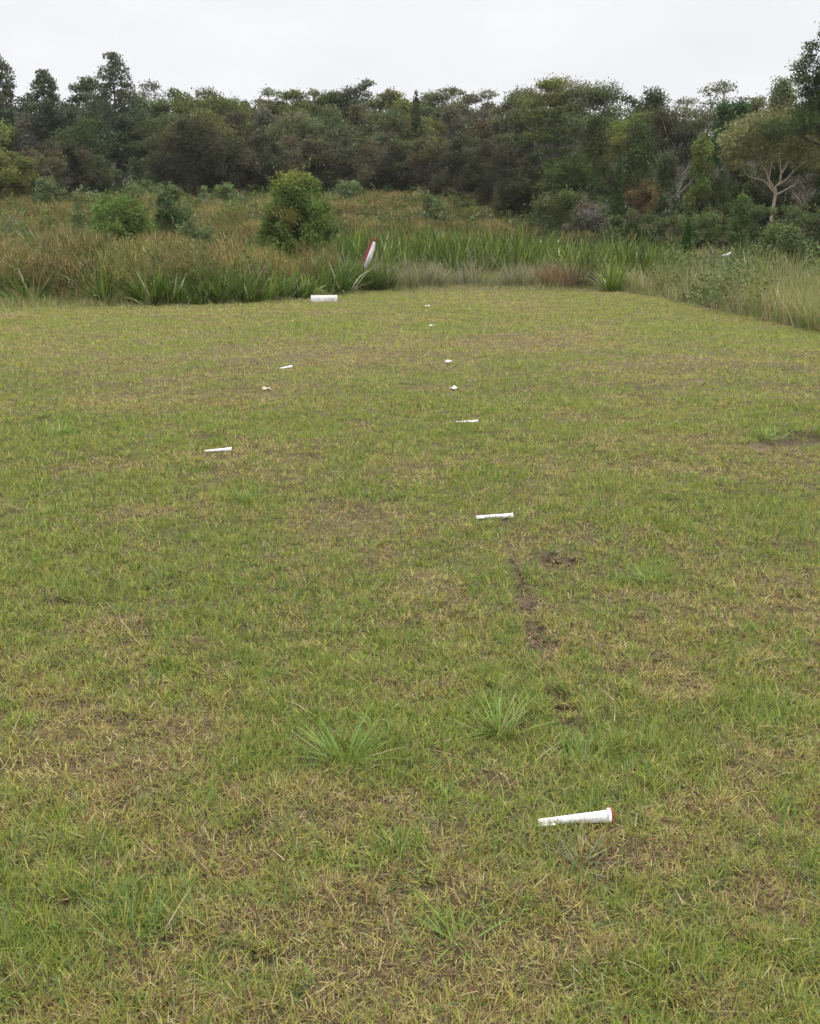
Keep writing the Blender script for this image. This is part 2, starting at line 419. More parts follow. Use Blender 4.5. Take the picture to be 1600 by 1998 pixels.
# ------------------------------------------------------------------ broad-bladed grass tufts on the field
def tuft(name, px, py, n, L, W, spread, seed, label, pal=((.15, .25, .045), (.21, .29, .07)), group="broad-bladed grass tufts on the mown runway"):
    rng = np.random.default_rng(seed)
    cx, cy = on_field(px, py); cz = float(ground_z(cx, cy)[0])
    az = rng.random(n) * 2 * pi; r = spread * rng.random(n)
    P = np.stack([r * np.cos(az), r * np.sin(az), np.zeros(n) - .005], 1)
    V, F, kk = blades(P, L * (.45 + .7 * rng.random(n)), W * (.6 + .6 * rng.random(n)), az + rng.normal(0, .5, n),
                      .35 + .95 * rng.random(n), .45 * rng.random(n), 4, rng.normal(0, .5, n), tipw=.1)
    col = pick(rng, [*pal, (.36, .30, .18)], np.tile([1, .8, .14], (n, 1))) * (.8 + .4 * rng.random(n))[:, None]
    o = build(name, V, F, M_REED, cols=np.repeat(col, kk, 0)); o.location = (cx, cy, cz)
    return tag(o, label, "grass tuft", group)
tuft("grass_tuft", 672, 1498, 95, .20, .0070, .045, 101, "largest bright green spreading grass tuft, left of the bare scrapes in the turf")
tuft("grass_tuft", 975, 1440, 60, .19, .0060, .07, 102, "open grass tuft with long thin blades beside the lowest wheel scrape")
tuft("grass_tuft", 1135, 1492, 60, .12, .0055, .06, 103, "squat dense grass tuft just below the wheel scrapes",)
tuft("grass_tuft", 780, 1705, 40, .12, .0045, .08, 104, "loose leaning grass tuft to the left of the nearest white stake")
tuft("grass_tuft", 892, 1838, 34, .12, .006, .05, 105, "dark green grass tuft at the bottom, below left of the nearest white stake")
tuft("grass_tuft", 255, 1842, 70, .12, .0055, .07, 106, "fresh yellow-green grass tuft low in the left corner", pal=((.14, .22, .05), (.10, .18, .05)))
tuft("grass_tuft", 1495, 850, 130, .12, .009, .16, 107, "lush green grass tuft growing beside the dark hollow at right")
tuft("grass_tuft", 1270, 1135, 70, .13, .006, .08, 108, "small green grass tuft right of the wheel skid mark")
tuft("grass_tuft", 1130, 1695, 40, .10, .006, .05, 109, "pale grey-green grass tuft right below the nearest white stake", pal=((.20, .24, .15), (.16, .20, .11)))
tuft("grass_tuft", 118, 850, 110, .13, .009, .12, 110, "dark grass tuft on the left side of the mown field")
tuft("grass_tuft", 480, 985, 100, .11, .007, .10, 111, "bright green grass tuft below the left stake with the faint red rim")

# ------------------------------------------------------------------ skid mark
def soil_patch(name, pts, half, seed, label=None):
    rng = np.random.default_rng(seed)
    Vs = []; Fs = []; Cs = []; off = 0
    for (px, py), hw in zip(pts, half):
        x0, y0 = on_field(px, py); wx = hw / FPX * math.hypot(y0, CAM_H)
        for _ in range(26):   # clods of torn turf
            a = rng.random() * 2 * pi; r = wx * rng.random() ** .5
            x = x0 + r * cos(a); y = y0 + 1.8 * r * sin(a); s = .005 + .013 * rng.random() ** 2
            z = float(ground_z(x, y)[0]) + s * .2
            v = np.array([(1, 0, 0), (0, 1, 0), (-1, 0, 0), (0, -1, 0), (0, 0, .8), (0, 0, -.8)]) * s * (.7 + .6 * rng.random((6, 1)))
            ca, sa = cos(a), sin(a)
            v = v @ np.array([[ca, sa, 0], [-sa, ca, 0], [0, 0, 1]]) + (x, y, z)
            f = np.array([(0, 1, 4), (1, 2, 4), (2, 3, 4), (3, 0, 4), (1, 0, 5), (2, 1, 5), (3, 2, 5), (0, 3, 5)]) + off
            Vs.append(v); Fs.append(f); off += 6
            Cs.append(np.tile(np.array([.15, .105, .07]) * (.55 + .9 * rng.random()), (6, 1)))
    return build(name, np.concatenate(Vs), np.concatenate(Fs), M_GROUND, cols=np.concatenate(Cs))
sk = soil_patch("skid_mark", [(1000, 1095), (1008, 1115), (1015, 1135), (1022, 1155), (1028, 1180), (1032, 1200), (1042, 1232), (1050, 1250), (1062, 1270),
                              (1078, 1362), (1088, 1378), (1100, 1396), (1112, 1412), (1128, 1432)],
                [8, 12, 14, 14, 16, 12, 18, 18, 18, 20, 26, 26, 18, 16], 5)
tag(sk, "torn brown soil of the wheel skid mark across the turf", "skid mark", kind="structure")
sc_ = soil_patch("bare_soil", [(1062, 1094), (1090, 1100), (1120, 1098), (1560, 860), (1585, 866), (1530, 870), (405, 858), (1185, 1706), (1005, 1434)],
                 [18, 20, 16, 30, 26, 20, 20, 20, 20], 6)
tag(sc_, "scraped bare soil showing through the mown turf", "soil", kind="structure")

# ------------------------------------------------------------------ white marker stakes
def stake(px, py, length, rz, label, redhead=True, sink=0.0, width=.040, tilt=0.0, forked=True, roll=0.0):
    """V section tapered plastic stake lying on the turf, point towards -x, head at +x."""
    u_, y_, z_ = ray(px, py); t_ = -(CAM_H - .028) / z_; x, y = u_ * t_, y_ * t_; z = float(ground_z(x, y)[0])
    root = empty("marker_stake", (x, y, z + .016 - sink), label, "stake", "white marker stakes laid along the skid marks", rz)
    root.rotation_euler = (roll, tilt, rz)
    ns = 14; V = []; th = .0022
    for i in range(ns + 1):
        f = i / ns; X = -length / 2 + length * .955 * f
        w = width * (.42 + .58 * f ** .9) * .5; h = width * (.26 + .40 * f)
        if i == 0: w *= .8
        # outer V (ridge up), then inner V
        V += [(X, -w, 0), (X, -w * .45, h * .75), (X, 0, h), (X, w * .45, h * .75), (X, w, 0),
              (X, w - th, -.0003), (X, w * .40, h * .75 - th), (X, 0, h - th), (X, -w * .40, h * .75 - th), (X, -w + th, -.0003)]
    F = []
    for i in range(ns):
        a, b = i * 10, (i + 1) * 10
        for k in range(10): F.append((a + k, a + (k + 1) % 10, b + (k + 1) % 10, b + k))
    F = np.array(F); V = np.array(V)
    for e in (0, ns):
        a = e * 10
        q = [(a + 0, a + 1, a + 8, a + 9), (a + 1, a + 2, a + 7, a + 8), (a + 2, a + 3, a + 6, a + 7), (a + 3, a + 4, a + 5, a + 6)]
        F = np.concatenate([F, np.array(q)])
    build("shaft", V, F, M_WHITE, root)
    if forked:          # second prong at the point
        pv = []
        for X, w, h in ((-length / 2 - .001, .004, .004), (-length * .28, .006, .006)):
            pv += [(X, -width * .30 - w, -.004), (X, -width * .30 - w, h - .004), (X, -width * .30 + w, h - .004), (X, -width * .30 + w, -.004)]
        pf = [(0, 1, 5, 4), (1, 2, 6, 5), (2, 3, 7, 6), (3, 0, 4, 7), (0, 3, 2, 1), (4, 5, 6, 7)]
        build("prong", np.array(pv), np.array(pf), M_WHITE, root)
    # head: a solid flared cap
    hv = []; n = 12
    for X, s in ((length * .455, 1.0), (length * .47, 1.10), (length * .492, 1.10), (length * .5, .96)):
        for k in range(n):
            a = pi * k / (n - 1)
            hv.append((X, -cos(a) * width * .5 * s, sin(a) * width * .68 * s))
    hf = []
    for r in range(3):
        for k in range(n):
            hf.append((r * n + k, (r + 1) * n + k, (r + 1) * n + (k + 1) % n, r * n + (k + 1) % n))
    caps = np.array([tuple(range(n))[::-1], tuple(range(3 * n, 4 * n))])
    hd = build("head", np.array(hv), [np.array(hf), caps], M_WHITE, root)
    if redhead:          # thin red rim closing the head
        rv = []
        for X, s in ((length * .494, 1.13), (length * .512, 1.13), (length * .516, 1.0)):
            for k in range(n):
                a = pi * k / (n - 1); rv.append((X, -cos(a) * width * .5 * s, sin(a) * width * .68 * s))
        rf = np.array([(r * n + k, (r + 1) * n + k, (r + 1) * n + (k + 1) % n, r * n + (k + 1) % n) for r in range(2) for k in range(n)])
        build("rim", np.array(rv), [rf, np.array([tuple(range(n))[::-1], tuple(range(2 * n, 3 * n))])], M_RED, hd)
    return root
D2R = radians
stake(1120, 1612, .205, D2R(6), "nearest and largest white plastic stake with a thin red rim, lying in the grass")
stake(426, 880, .205, D2R(12), "white stake with a faint red rim lying below a dark scrape at left", forked=False, width=.036)
stake(557, 713, .215, D2R(48), "white stake lying at a slant, farthest on the left side", redhead=False, forked=False)
stake(965, 1014, .215, D2R(2), "white stake partly hidden by grass at the top of the skid mark", redhead=False, sink=.006, width=.034)
stake(911, 822, .20, D2R(0), "white stake almost buried in grass, above the half hidden one", redhead=False, sink=.004, width=.032, forked=False)

def scrap(px, py, s, seed, label, mat=M_WHITE, cat="scrap"):
    """crumpled sheet fragment with thickness"""
    rng = np.random.default_rng(seed)
    x, y = on_field(px, py); z = float(ground_z(x, y)[0])
    n = 7; V = []
    for j in range(n):
        for i in range(n):
            u, v = i / (n - 1) - .5, j / (n - 1) - .5
            r = 1 + .25 * rng.random()
            V.append((u * s * r, v * s * .7 * r, s * (.22 + .28 * sin(5 * u + seed) * cos(4 * v) + .12 * rng.random())))
    V = np.array(V); V2 = V - (0, 0, .003)
    I = np.arange(n * n).reshape(n, n)
    F = np.stack([I[:-1, :-1].ravel(), I[:-1, 1:].ravel(), I[1:, 1:].ravel(), I[1:, :-1].ravel()], 1)
    rim = list(I[0, :]) + list(I[1:, -1]) + list(I[-1, -2::-1]) + list(I[-2:0:-1, 0])
    m = n * n
    R = np.array([(rim[k], rim[k] + m, rim[(k + 1) % len(rim)] + m, rim[(k + 1) % len(rim)]) for k in range(len(rim))])
    o = build("plastic_scrap", np.concatenate([V, V2]), np.concatenate([F, F[:, ::-1] + m, R]), mat)
    o.location = (x, y, z + .012)
    return tag(o, label, cat, "small white fragments on the runway")
M_TAN = solid("faded_pink_plastic", (.55, .42, .36), .6)
scrap(885, 759, .075, 1, "small white fragment lying below the tiny pale one in the middle of the field")
scrap(875, 707, .085, 2, "small pale fragment in the grass, level with the slanted white stake")
scrap(520, 765, .075, 3, "pinkish small fragment between the two white stakes on the left", M_TAN)
scrap(843, 637, .08, 4, "tiny white fragment beyond the brown bare patch in the middle")
scrap(834, 600, .10, 5, "farthest tiny white fragment, right of the white half-drum marker")

# ------------------------------------------------------------------ runway end marker: half drum on its side
mx, my = on_field(633, 589)
root = empty("runway_marker", (mx, my, float(ground_z(mx, my)[0]) - .01), "low white half-drum runway marker lying at the edge of the mown grass", "runway marker", rz=radians(2))
n = 20; V = []; secs = [-.37, -.355, -.14, -.13, -.12, -.11, .11, .12, .13, .14, .355, .37]
rr = [.187, .18, .18, .187, .187, .18, .18, .187, .187, .18, .18, .187]
for X, R_ in zip(secs, rr):
    for k in range(n + 1):
        a = pi * k / n; V.append((X, -cos(a) * R_ * .95, sin(a) * R_))
F = [(i * (n + 1) + k, (i + 1) * (n + 1) + k, (i + 1) * (n + 1) + k + 1, i * (n + 1) + k + 1) for i in range(len(secs) - 1) for k in range(n)]
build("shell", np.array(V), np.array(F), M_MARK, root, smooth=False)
for s in (-1, 1):
    V = [(s * .362, -cos(pi * k / n) * .168, sin(pi * k / n) * .176) for k in range(n + 1)] + [(s * .352, -cos(pi * k / n) * .168, sin(pi * k / n) * .176) for k in range(n + 1)]
    m = n + 1
    F = [(k, k + 1, k + 1 + m, k + m) for k in range(n)] + [(n, 0, m, n + m)]
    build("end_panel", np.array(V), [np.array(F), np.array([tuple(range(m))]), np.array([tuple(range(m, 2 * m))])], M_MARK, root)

# ------------------------------------------------------------------ aircraft tail showing above the reeds
def prism(name, outline, y0, y1, mat, parent, thick=None):
    n = len(outline); V = [(a, y0, b) for a, b in outline] + [(a, y1, b) for a, b in outline]
    F = np.array([(k, (k + 1) % n, (k + 1) % n + n, k + n) for k in range(n)])
    return build(name, np.array(V), [F, np.array([tuple(range(n))[::-1]]), np.array([tuple(range(n, 2 * n))])], mat, parent)
ax, ay, az_ = at(715, 532, 35.0)
air = empty("light_aircraft", (ax, ay, az_), "red and white tail of a light aircraft sticking up out of the reeds", "aircraft")
# fin seen nearly edge-on, leaning to the right
prism("fin", [(-.17, .31), (-.20, -.06), (-.10, -.08), (-.075, .28), (.24, 1.04), (.20, 1.075), (.01, .72)], -.028, .028, M_DRED, air)
prism("rudder", [(-.073, .27), (-.095, -.08), (.02, -.10), (.075, .24), (.20, .50), (.285, .78), (.305, 1.0), (.243, 1.035)], -.042, .042, M_WPAINT, air)
prism("fin_cap", [(.20, 1.078), (.302, 1.005), (.31, 1.10), (.27, 1.17)], -.033, .033, M_DRED, air)
V = []; n = 14
for k, (yy, r, zz) in enumerate([(-.1, .05, .05), (.5, .12, -.02), (1.5, .22, -.15), (2.6, .34, -.25), (3.4, .36, -.35)]):
    for i in range(n):
        a = 2 * pi * i / n; V.append((r * cos(a) + .05, yy, zz - .38 + r * sin(a)))
F = [(k * n + i, k * n + (i + 1) % n, (k + 1) * n + (i + 1) % n, (k + 1) * n + i) for k in range(4) for i in range(n)]
build("fuselage", np.array(V), [np.array(F), np.array([tuple(range(n))])], M_WPAINT, air, smooth=True)

# ------------------------------------------------------------------ trees and shrubs
def tube(path, r0, r1, sides=6):
    path = np.array(path, float); m = len(path); V = []
    for i, p in enumerate(path):
        d = path[min(i + 1, m - 1)] - path[max(i - 1, 0)]; d /= (np.linalg.norm(d) + 1e-9)
        a = np.cross(d, (0.3, 1, .1)); a /= (np.linalg.norm(a) + 1e-9); b = np.cross(d, a)
        r = r0 + (r1 - r0) * i / (m - 1)
        for k in range(sides):
            t = 2 * pi * k / sides; V.append(p + r * (cos(t) * a + sin(t) * b))
    F = [(i * sides + k, i * sides + (k + 1) % sides, (i + 1) * sides + (k + 1) % sides, (i + 1) * sides + k) for i in range(m - 1) for k in range(sides)]
    return np.array(V), np.array(F)

def mergevf(lst):
    off = 0; Vs = []; Fs = []
    for V, F in lst: Vs.append(V); Fs.append(F + off); off += len(V)
    return np.concatenate(Vs), np.concatenate(Fs)

def leafquads(rng, Cn, size, up=.25, elong=1.6):
    n = len(Cn)
    d = rng.normal(size=(n, 3)); d /= np.linalg.norm(d, axis=1)[:, None]
    nrm = rng.normal(size=(n, 3)); nrm[:, 2] += up; 
    b = np.cross(nrm, d); b /= (np.linalg.norm(b, axis=1)[:, None] + 1e-9)
    s = size * (.55 + .9 * rng.random(n)); d = d * (s * elong * .5)[:, None]; b = b * (s * .5)[:, None]
    # diamond shaped leaf spray
    V = np.stack([Cn - d, Cn + b * .9 - d * .1, Cn + d, Cn - b * .9 + d * .15], 1).reshape(-1, 3)
    F = np.arange(4 * n).reshape(n, 4)
    return V, F

def bent(p0, p1, rng, k=4, amt=.08):
    p0 = np.array(p0, float); p1 = np.array(p1, float); L = np.linalg.norm(p1 - p0)
    t = np.linspace(0, 1, k + 1)[:, None]; P = p0 + (p1 - p0) * t
    P[1:-1] += rng.normal(0, amt * L, (k - 1, 3)) * [1, 1, .4]
    return P

def make_tree(name, x, y, top, w, sp, tint, seed, label, cat, group=None, dens=1.0, trunk_mat=None, base_f=None, tipcol=None, reg=False):
    rng = np.random.default_rng(seed)
    z0 = float(terrain(x, y)) - .05; h = top - z0; D = math.hypot(x, y)
    ls = max(.045, D * .00112)
    tint = np.array(tint); C3 = []; TR = []; tm = trunk_mat or (M_BARK_G if sp == 'gum' else M_BARK_D)
    r = w / 2
    upb = .4
    if sp == 'gum':          # umbrella clumps on rising limbs
        upb = 1.1; f0 = base_f or .45; nc = int(rng.integers(26, 34)); 
        TR.append(tube(bent((0, 0, -.3), (rng.normal(0, .03) * h, 0, h * .62), rng, 5, .03), .022 * h, .011 * h))
        for i in range(nc):
            a = i * 2.4 + rng.normal(0, .3); q = math.sqrt((i + .5) / nc)
            zz = h * (f0 + (1 - f0) * (1 - .62 * q ** 1.8)) * (1 - .16 * rng.random())
            cr = r * (.20 + .20 * rng.random())
            c = np.array([cos(a) * r * q * .9, sin(a) * r * q * .88, min(zz, h - cr * .45)])
            TR.append(tube(bent((0, 0, h * (.3 + .25 * rng.random())), c - (0, 0, cr * .2), rng, 4, .06), .008 * h, .003 * h, 4))
            C3.append((c, cr, cr * .5, 1.0))
    elif sp == 'dome':       # dense rounded crown almost to the ground
        f0 = base_f if base_f is not None else .12; nc = 90 if reg else 44
        TR.append(tube(bent((0, 0, -.3), (0, 0, h * .7), rng, 4, .03), .022 * h, .008 * h))
        for i in range(nc):
            v = rng.normal(size=3); v /= np.linalg.norm(v); q = .4 + .55 * rng.random()
            cr = r * (.13 + .26 * rng.random() ** 1.3)
            hz = h * (1 - f0) / 2
            c = np.array([v[0] * (r - cr * .5) * q * 1.25, v[1] * (r - cr * .5) * q * 1.25, h * f0 + hz + v[2] * (hz - cr * .55) * min(1, q * 1.25)])
            if reg:
                cr = r * (.16 + .18 * rng.random()); zf = .08 + .86 * rng.random() ** .9
                pr = r * max(.05, 1 - (abs(zf - .40) / .60) ** 2.2) ** .6; a_ = rng.random() * 2 * pi; rd = max(0, pr - cr * .6) * rng.random() ** .35
                c = np.array([cos(a_) * rd, sin(a_) * rd, min(h * zf, h - cr * .8)])
            C3.append((c, cr, cr * .8, 1.0))
            if i % 4 == 0: TR.append(tube(bent((0, 0, h * .2), c, rng, 3, .05), .006 * h, .002 * h, 4))
    elif sp == 'pine':       # open tiers, irregular
        f0 = base_f or .38
        TR.append(tube(bent((0, 0, -.3), (0, 0, h * .97), rng, 7, .006), .017 * h, .003 * h))
        nt_ = int(9 + h * .4)
        for i in range(nt_):
            f = i / (nt_ - 1); zz = h * (f0 + (.96 - f0) * f)
            rad = r * (1 - f) ** .75 * (.75 + .4 * rng.random()) + r * .10
            for k in range(5 if f < .85 else 3):
                a = k * 2 * pi / 5 + i * 1.1 + rng.normal(0, .25); rd = rad * (.6 + .5 * rng.random())
                c = np.array([cos(a) * rd, sin(a) * rd, zz + rd * .28])
                TR.append(tube([(0, 0, zz - .02 * h), c * [.5, .5, 1] - [0, 0, .03 * h], c], .004 * h, .0015 * h, 4))
                C3.append((c, max(.17 * r, rad * .30), max(.12 * r, rad * .20), .8)); C3.append((c * [.5, .5, 1], rad * .24, rad * .14, .5))
    elif sp == 'spire':      # narrow dense sapling
        TR.append(tube([(0, 0, -.3), (0, 0, h * .5), (0, 0, h * .97)], .014 * h, .004 * h))
        for i in range(16):
            f = i / 15; rad = r * ((1 - f) ** .8 * .75 + .14)
            for k in range(3):
                a = k * 2.1 + i * 1.3; c = np.array([cos(a) * rad * .6, sin(a) * rad * .6, h * (.08 + .88 * f)])
                C3.append((c, rad * .7, rad * .7 + h * .02, .9))
    elif sp == 'cone':       # feathery conical crown (she-oak / acacia)
        f0 = base_f or .15
        upb = .8
        TR.append(tube(bent((0, 0, -.3), (0, 0, h * .9), rng, 5, .012), .016 * h, .004 * h))
        for i in range(34):
            f = rng.random() ** 1.2; a = rng.random() * 2 * pi; rad = r * (1 - f ** 1.6) * .9 + .06 * r; rd = rad * (.4 + .55 * rng.random())
            cr = r * (.22 + .12 * rng.random())
            c = np.array([cos(a) * rd, sin(a) * rd, h * (f0 + (1 - f0) * f * .97) - cr * .4])
            C3.append((c, cr, cr * 1.15, 1.0))
            if i % 4 == 0: TR.append(tube([(0, 0, c[2] * .8), c], .004 * h, .002 * h, 4))
    P = []; K = []
    tot = dens * 2.0
    for ci, (c, cr, cz, dn) in enumerate(C3):
        n = int(min(2200, max(14, dn * tot * 4 * pi * (cr * (cr + cz) / 2) / (ls * ls) * .42)))
        v = rng.normal(size=(n, 3)); v /= np.linalg.norm(v, axis=1)[:, None]
        q = (.35 + .65 * rng.random(n) ** .5) * (1 + .20 * rng.normal(size=n))
        lump = .60 + .8 * vnoise(v[:, 0] * 2 + ci * 7, v[:, 1] * 2 + v[:, 2] * 2, .7, ci)
        v = v * (q * lump)[:, None] * [cr, cr, cz]
        P.append(c + v); K.append(np.full(n, ci))
    if sp == 'dome' and D < 62:          # stray shoots breaking the outline
        for _ in range(46):
            ci = int(rng.integers(len(C3))); c, cr, cz, _d = C3[ci]
            d = np.array([c[0], c[1], abs(rng.normal()) * r * .8 + .2 * r]); d /= np.linalg.norm(d) + 1e-6; d += rng.normal(0, .3, 3)
            t_ = np.linspace(.6, 1.0, 9) ; L_ = cr + (.10 + .30 * rng.random()) * r
            P.append(c + d * (t_ * L_)[:, None] + rng.normal(0, ls * .5, (9, 3))); K.append(np.full(9, ci))
    P = np.concatenate(P); K = np.concatenate(K); P[:, 2] = np.maximum(P[:, 2], .02)
    V, F = leafquads(rng, P, ls, upb, 1.9)
    cv = (.78 + .44 * rng.random(len(C3)))[K] * (.75 + .5 * rng.random(len(P)))
    hue = rng.normal(0, .06, (len(C3), 3))[K]
    col = tint * cv[:, None] * (1 + hue)
    if tipcol is not None:
        wq = (sstep(.80, 1.0, P[:, 2] / h) * (rng.random(len(P)) < .45))[:, None]
        col = col * (1 - wq) + np.array(tipcol) * wq * cv[:, None]
    root = empty(name, (x, y, z0 + .05), label, cat, group)
    Vt, Ft = mergevf(TR)
    build("trunk", Vt - [0, 0, .05], Ft, tm, root, smooth=True)
    build("crown", V - [0, 0, .05], F, M_LEAF, root, cols=np.repeat(np.clip(col, .004, .6), 4, 0))
    return root

# tints
GG = (.140, .158, .070)   # grey green gum
DG = (.078, .100, .036)   # dark green
OL = (.150, .165, .050)   # olive
BR = (.120, .112, .060)   # brownish she-oak
LG = (.150, .190, .048)   # light green
DK = (.072, .076, .038)   # very dark
GY = (.150, .148, .098)   # grey
PI = (.095, .118, .062)   # pine
S = 1000
def T(px, top, wpx, D, sp, tint, label, name='gum_tree', cat='tree', group=None, **k):
    global S; S += 1
    x, y, z = at(px, top, D)
    w = wpx / FPX * D * (1.5 if sp == "gum" else 1.1)
    return make_tree(name, x, y, z, w, sp, tint, S, label, cat, group, **k)

BACK = "trees on the skyline behind the heath"
# back row, left to right
T(-10, 96, 110, 92, 'pine', PI, "dark pine cut off by the left edge of the picture", 'pine_tree', group=BACK, base_f=.3)
T(82, 132, 90, 92, 'pine', PI, "short broad-topped pine between the left edge and the tallest pine", 'pine_tree', group=BACK, base_f=.5)
T(165, 150, 66, 96, 'gum', DG, "dark gum with a notched crown hugging the tallest pine's left side", group=BACK)
T(217, 98, 112, 90, 'pine', PI, "tallest pine on the left skyline, open top above its neighbours", 'pine_tree', group=BACK, base_f=.36, dens=.75)
T(262, 182, 70, 98, 'gum', GG, "gum crown just right of the tallest pine, drooping to one side", group=BACK)
T(296, 160, 60, 104, 'gum', GY, "sparse thin-branched gum showing sky through it, right of the tallest pine", group=BACK, dens=.35)
T(345, 168, 90, 100, 'gum', GG, "rounded gum crown, second right of the tallest pine", group=BACK)
T(410, 166, 110, 99, 'gum', OL, "wide flat-topped olive gum left of the dip in the skyline", group=BACK)
T(468, 188, 60, 103, 'gum', GG, "low gum sitting in the dip of the skyline at left", group=BACK)
T(528, 170, 70, 100, 'gum', GG, "gum with pale branches, first right of the dip in the skyline", group=BACK, dens=.8)
T(574, 166, 66, 99, 'gum', OL, "round-headed gum above and left of the leafy young bush", group=BACK)
T(618, 168, 60, 101, 'gum', GG, "small gum crown directly above the leafy young bush", group=BACK)
T(662, 160, 76, 98, 'gum', DG, "dark gum crown on the skyline above the red and white tail, left one", group=BACK)
T(712, 152, 56, 97, 'gum', GG, "pointed treetop rising just above its neighbours in the middle", 'gum_tree', group=BACK, base_f=.3)
T(762, 166, 70, 99, 'gum', OL, "olive gum right of the pointed middle treetop", group=BACK)
T(812, 172, 40, 88, 'spire', DG, "narrow dark green conifer in the middle of the wood", 'conifer', group=BACK)
T(842, 166, 72, 100, 'gum', GG, "flat gum crown right of the narrow dark conifer", group=BACK)
T(893, 165, 70, 99, 'gum', GG, "ragged gum crown, second right of the narrow dark conifer", group=BACK, dens=.8)
T(946, 176, 76, 97, 'gum', GY, "pale grey gum with dead twigs just left of the high domed gum", group=BACK, dens=.8)
T(1012, 164, 84, 92, 'gum', GG, "gum forming the left shoulder of the high domed gum", group=BACK)
T(1078, 148, 104, 86, 'gum', OL, "high domed gum, the highest crown right of centre", group=BACK)
T(1152, 148, 104, 84, 'gum', GG, "gum with sky gaps forming the right half of the high dome", group=BACK, dens=.75)
T(1258, 172, 100, 80, 'dome', DG, "smooth rounded dark tree right of the high domed gum", 'broadleaf_tree', group=BACK, base_f=.35)
T(1335, 176, 64, 84, 'gum', GG, "thin gum beside the gap of sky on the right", group=BACK, dens=.4)
T(1402, 152, 80, 86, 'gum', GG, "tall sparse gum with separate leaf tufts against the sky", group=BACK, dens=.35)
T(1470, 185, 90, 82, 'gum', GG, "low gum right of the tall sparse gum", group=BACK)
T(1530, 150, 110, 70, 'cone', GG, "feathery peaked tree near the right edge of the skyline", 'she_oak', group=BACK)
T(1600, 176, 90, 72, 'gum', DG, "dark gum at the right edge behind the overhanging pine", group=BACK)
T(1648, -10, 150, 46, 'pine', DG, "tall dark pine reaching in from the right edge with overhanging boughs", 'pine_tree', group=BACK, base_f=.48, dens=1.2)

MID = "trees in the middle of the wood"
mid = [(-15, 215, 120, OL, 'dome', "yellow-green tree leaning in at the left edge"),
       (45, 225, 95, GY, 'cone', "grey feathery tree below the short broad-topped pine"),
       (105, 235, 100, DG, 'cone', "dark feathery tree below left of the tallest pine"),
       (170, 225, 90, DG, 'gum', "dark gum beside the trunk of the tallest pine"),
       (262, 230, 90, DG, 'gum', "shady gum right of the tallest pine's trunk"),
       (320, 215, 95, GG, 'gum', "grey-green gum above the big dark mound of shrub"),
       (390, 210, 95, OL, 'gum', "olive gum behind the big dark mound of shrub"),
       (450, 215, 90, BR, 'cone', "brownish she-oak below the dip in the skyline"),
       (515, 205, 85, GY, 'cone', "grey she-oak just right of the dip in the skyline"),
       (575, 210, 85, GG, 'gum', "grey-green gum standing over the leafy young bush"),
       (635, 205, 85, GG, 'gum', "gum with pale twigs up behind the leafy young bush"),
       (695, 205, 80, BR, 'cone', "brownish she-oak below the pointed middle treetop"),
       (750, 212, 85, GG, 'gum', "gum between the middle treetop and the narrow dark conifer"),
       (815, 225, 90, OL, 'gum', "olive gum at the foot of the narrow dark conifer"),
       (880, 208, 90, GY, 'cone', "pale grey she-oak right of the narrow dark conifer"),
       (940, 218, 90, BR, 'cone', "brown-grey she-oak left of the dark wall of trees"),
       (1005, 212, 95, GY, 'cone', "grey-brown she-oak under the left shoulder of the high dome"),
       (1060, 200, 90, GY, 'gum', "grey twiggy gum under the high dome")]
for i, (px, top, w, tint, sp, lab) in enumerate(mid):
    T(px, top, w, 88 + 2 * (i % 3), sp, tint, lab, 'she_oak' if sp == 'cone' else ('broadleaf_tree' if sp == 'dome' else 'gum_tree'), group=MID, base_f=(.42 if sp == 'gum' else .25) if sp != 'dome' else None, dens=.55 + .4 * ((i * 37) % 10) / 10)

FRONT = "dark shrubs along the foot of the wood"
front = [(5, 290, 110, OL, 70, "olive scrub tree at the left edge above the heath"),
         (70, 285, 110, BR, 74, "brown-green scrub tree near the left edge"),
         (130, 268, 105, DK, 77, "dark leaning scrub tree left of the pine trunks"),
         (185, 300, 70, DG, 80, "small dark scrub tree beside the pine trunks"),
         (290, 290, 70, DG, 80, "small dark scrub tree right of the pine trunks"),
         (372, 232, 150, DK, 76, "big dark rounded mound of shrub left of the leafy young bush"),
         (455, 270, 90, BR, 79, "brownish scrub tree right of the big dark mound"),
         (515, 262, 85, DK, 80, "dark scrub tree just left of the leafy young bush"),
         (585, 260, 90, BR, 80, "brownish scrub tree peeking over the leafy young bush"),
         (645, 265, 90, DK, 79, "dark scrub tree right behind the leafy young bush"),
         (712, 270, 90, BR, 78, "brown-grey scrub tree in the middle of the wood's foot"),
         (780, 275, 90, DK, 76, "dark scrub tree beside the brown-grey one at the wood's foot"),
         (845, 260, 90, BR, 74, "brownish scrub tree left of the dark hollow"),
         (905, 262, 90, DK, 71, "dark scrub tree on the rim of the dark hollow"),
         (960, 255, 95, DK, 66, "very dark tree overhanging the end of the heath"),
         (1015, 262, 100, DK, 60, "black-green tree where the heath meets the right-hand wood")]
for px, top, w, tint, D, lab in front:
    T(px, top, w, D, 'dome', tint, lab, 'scrub_tree', 'tree', FRONT)

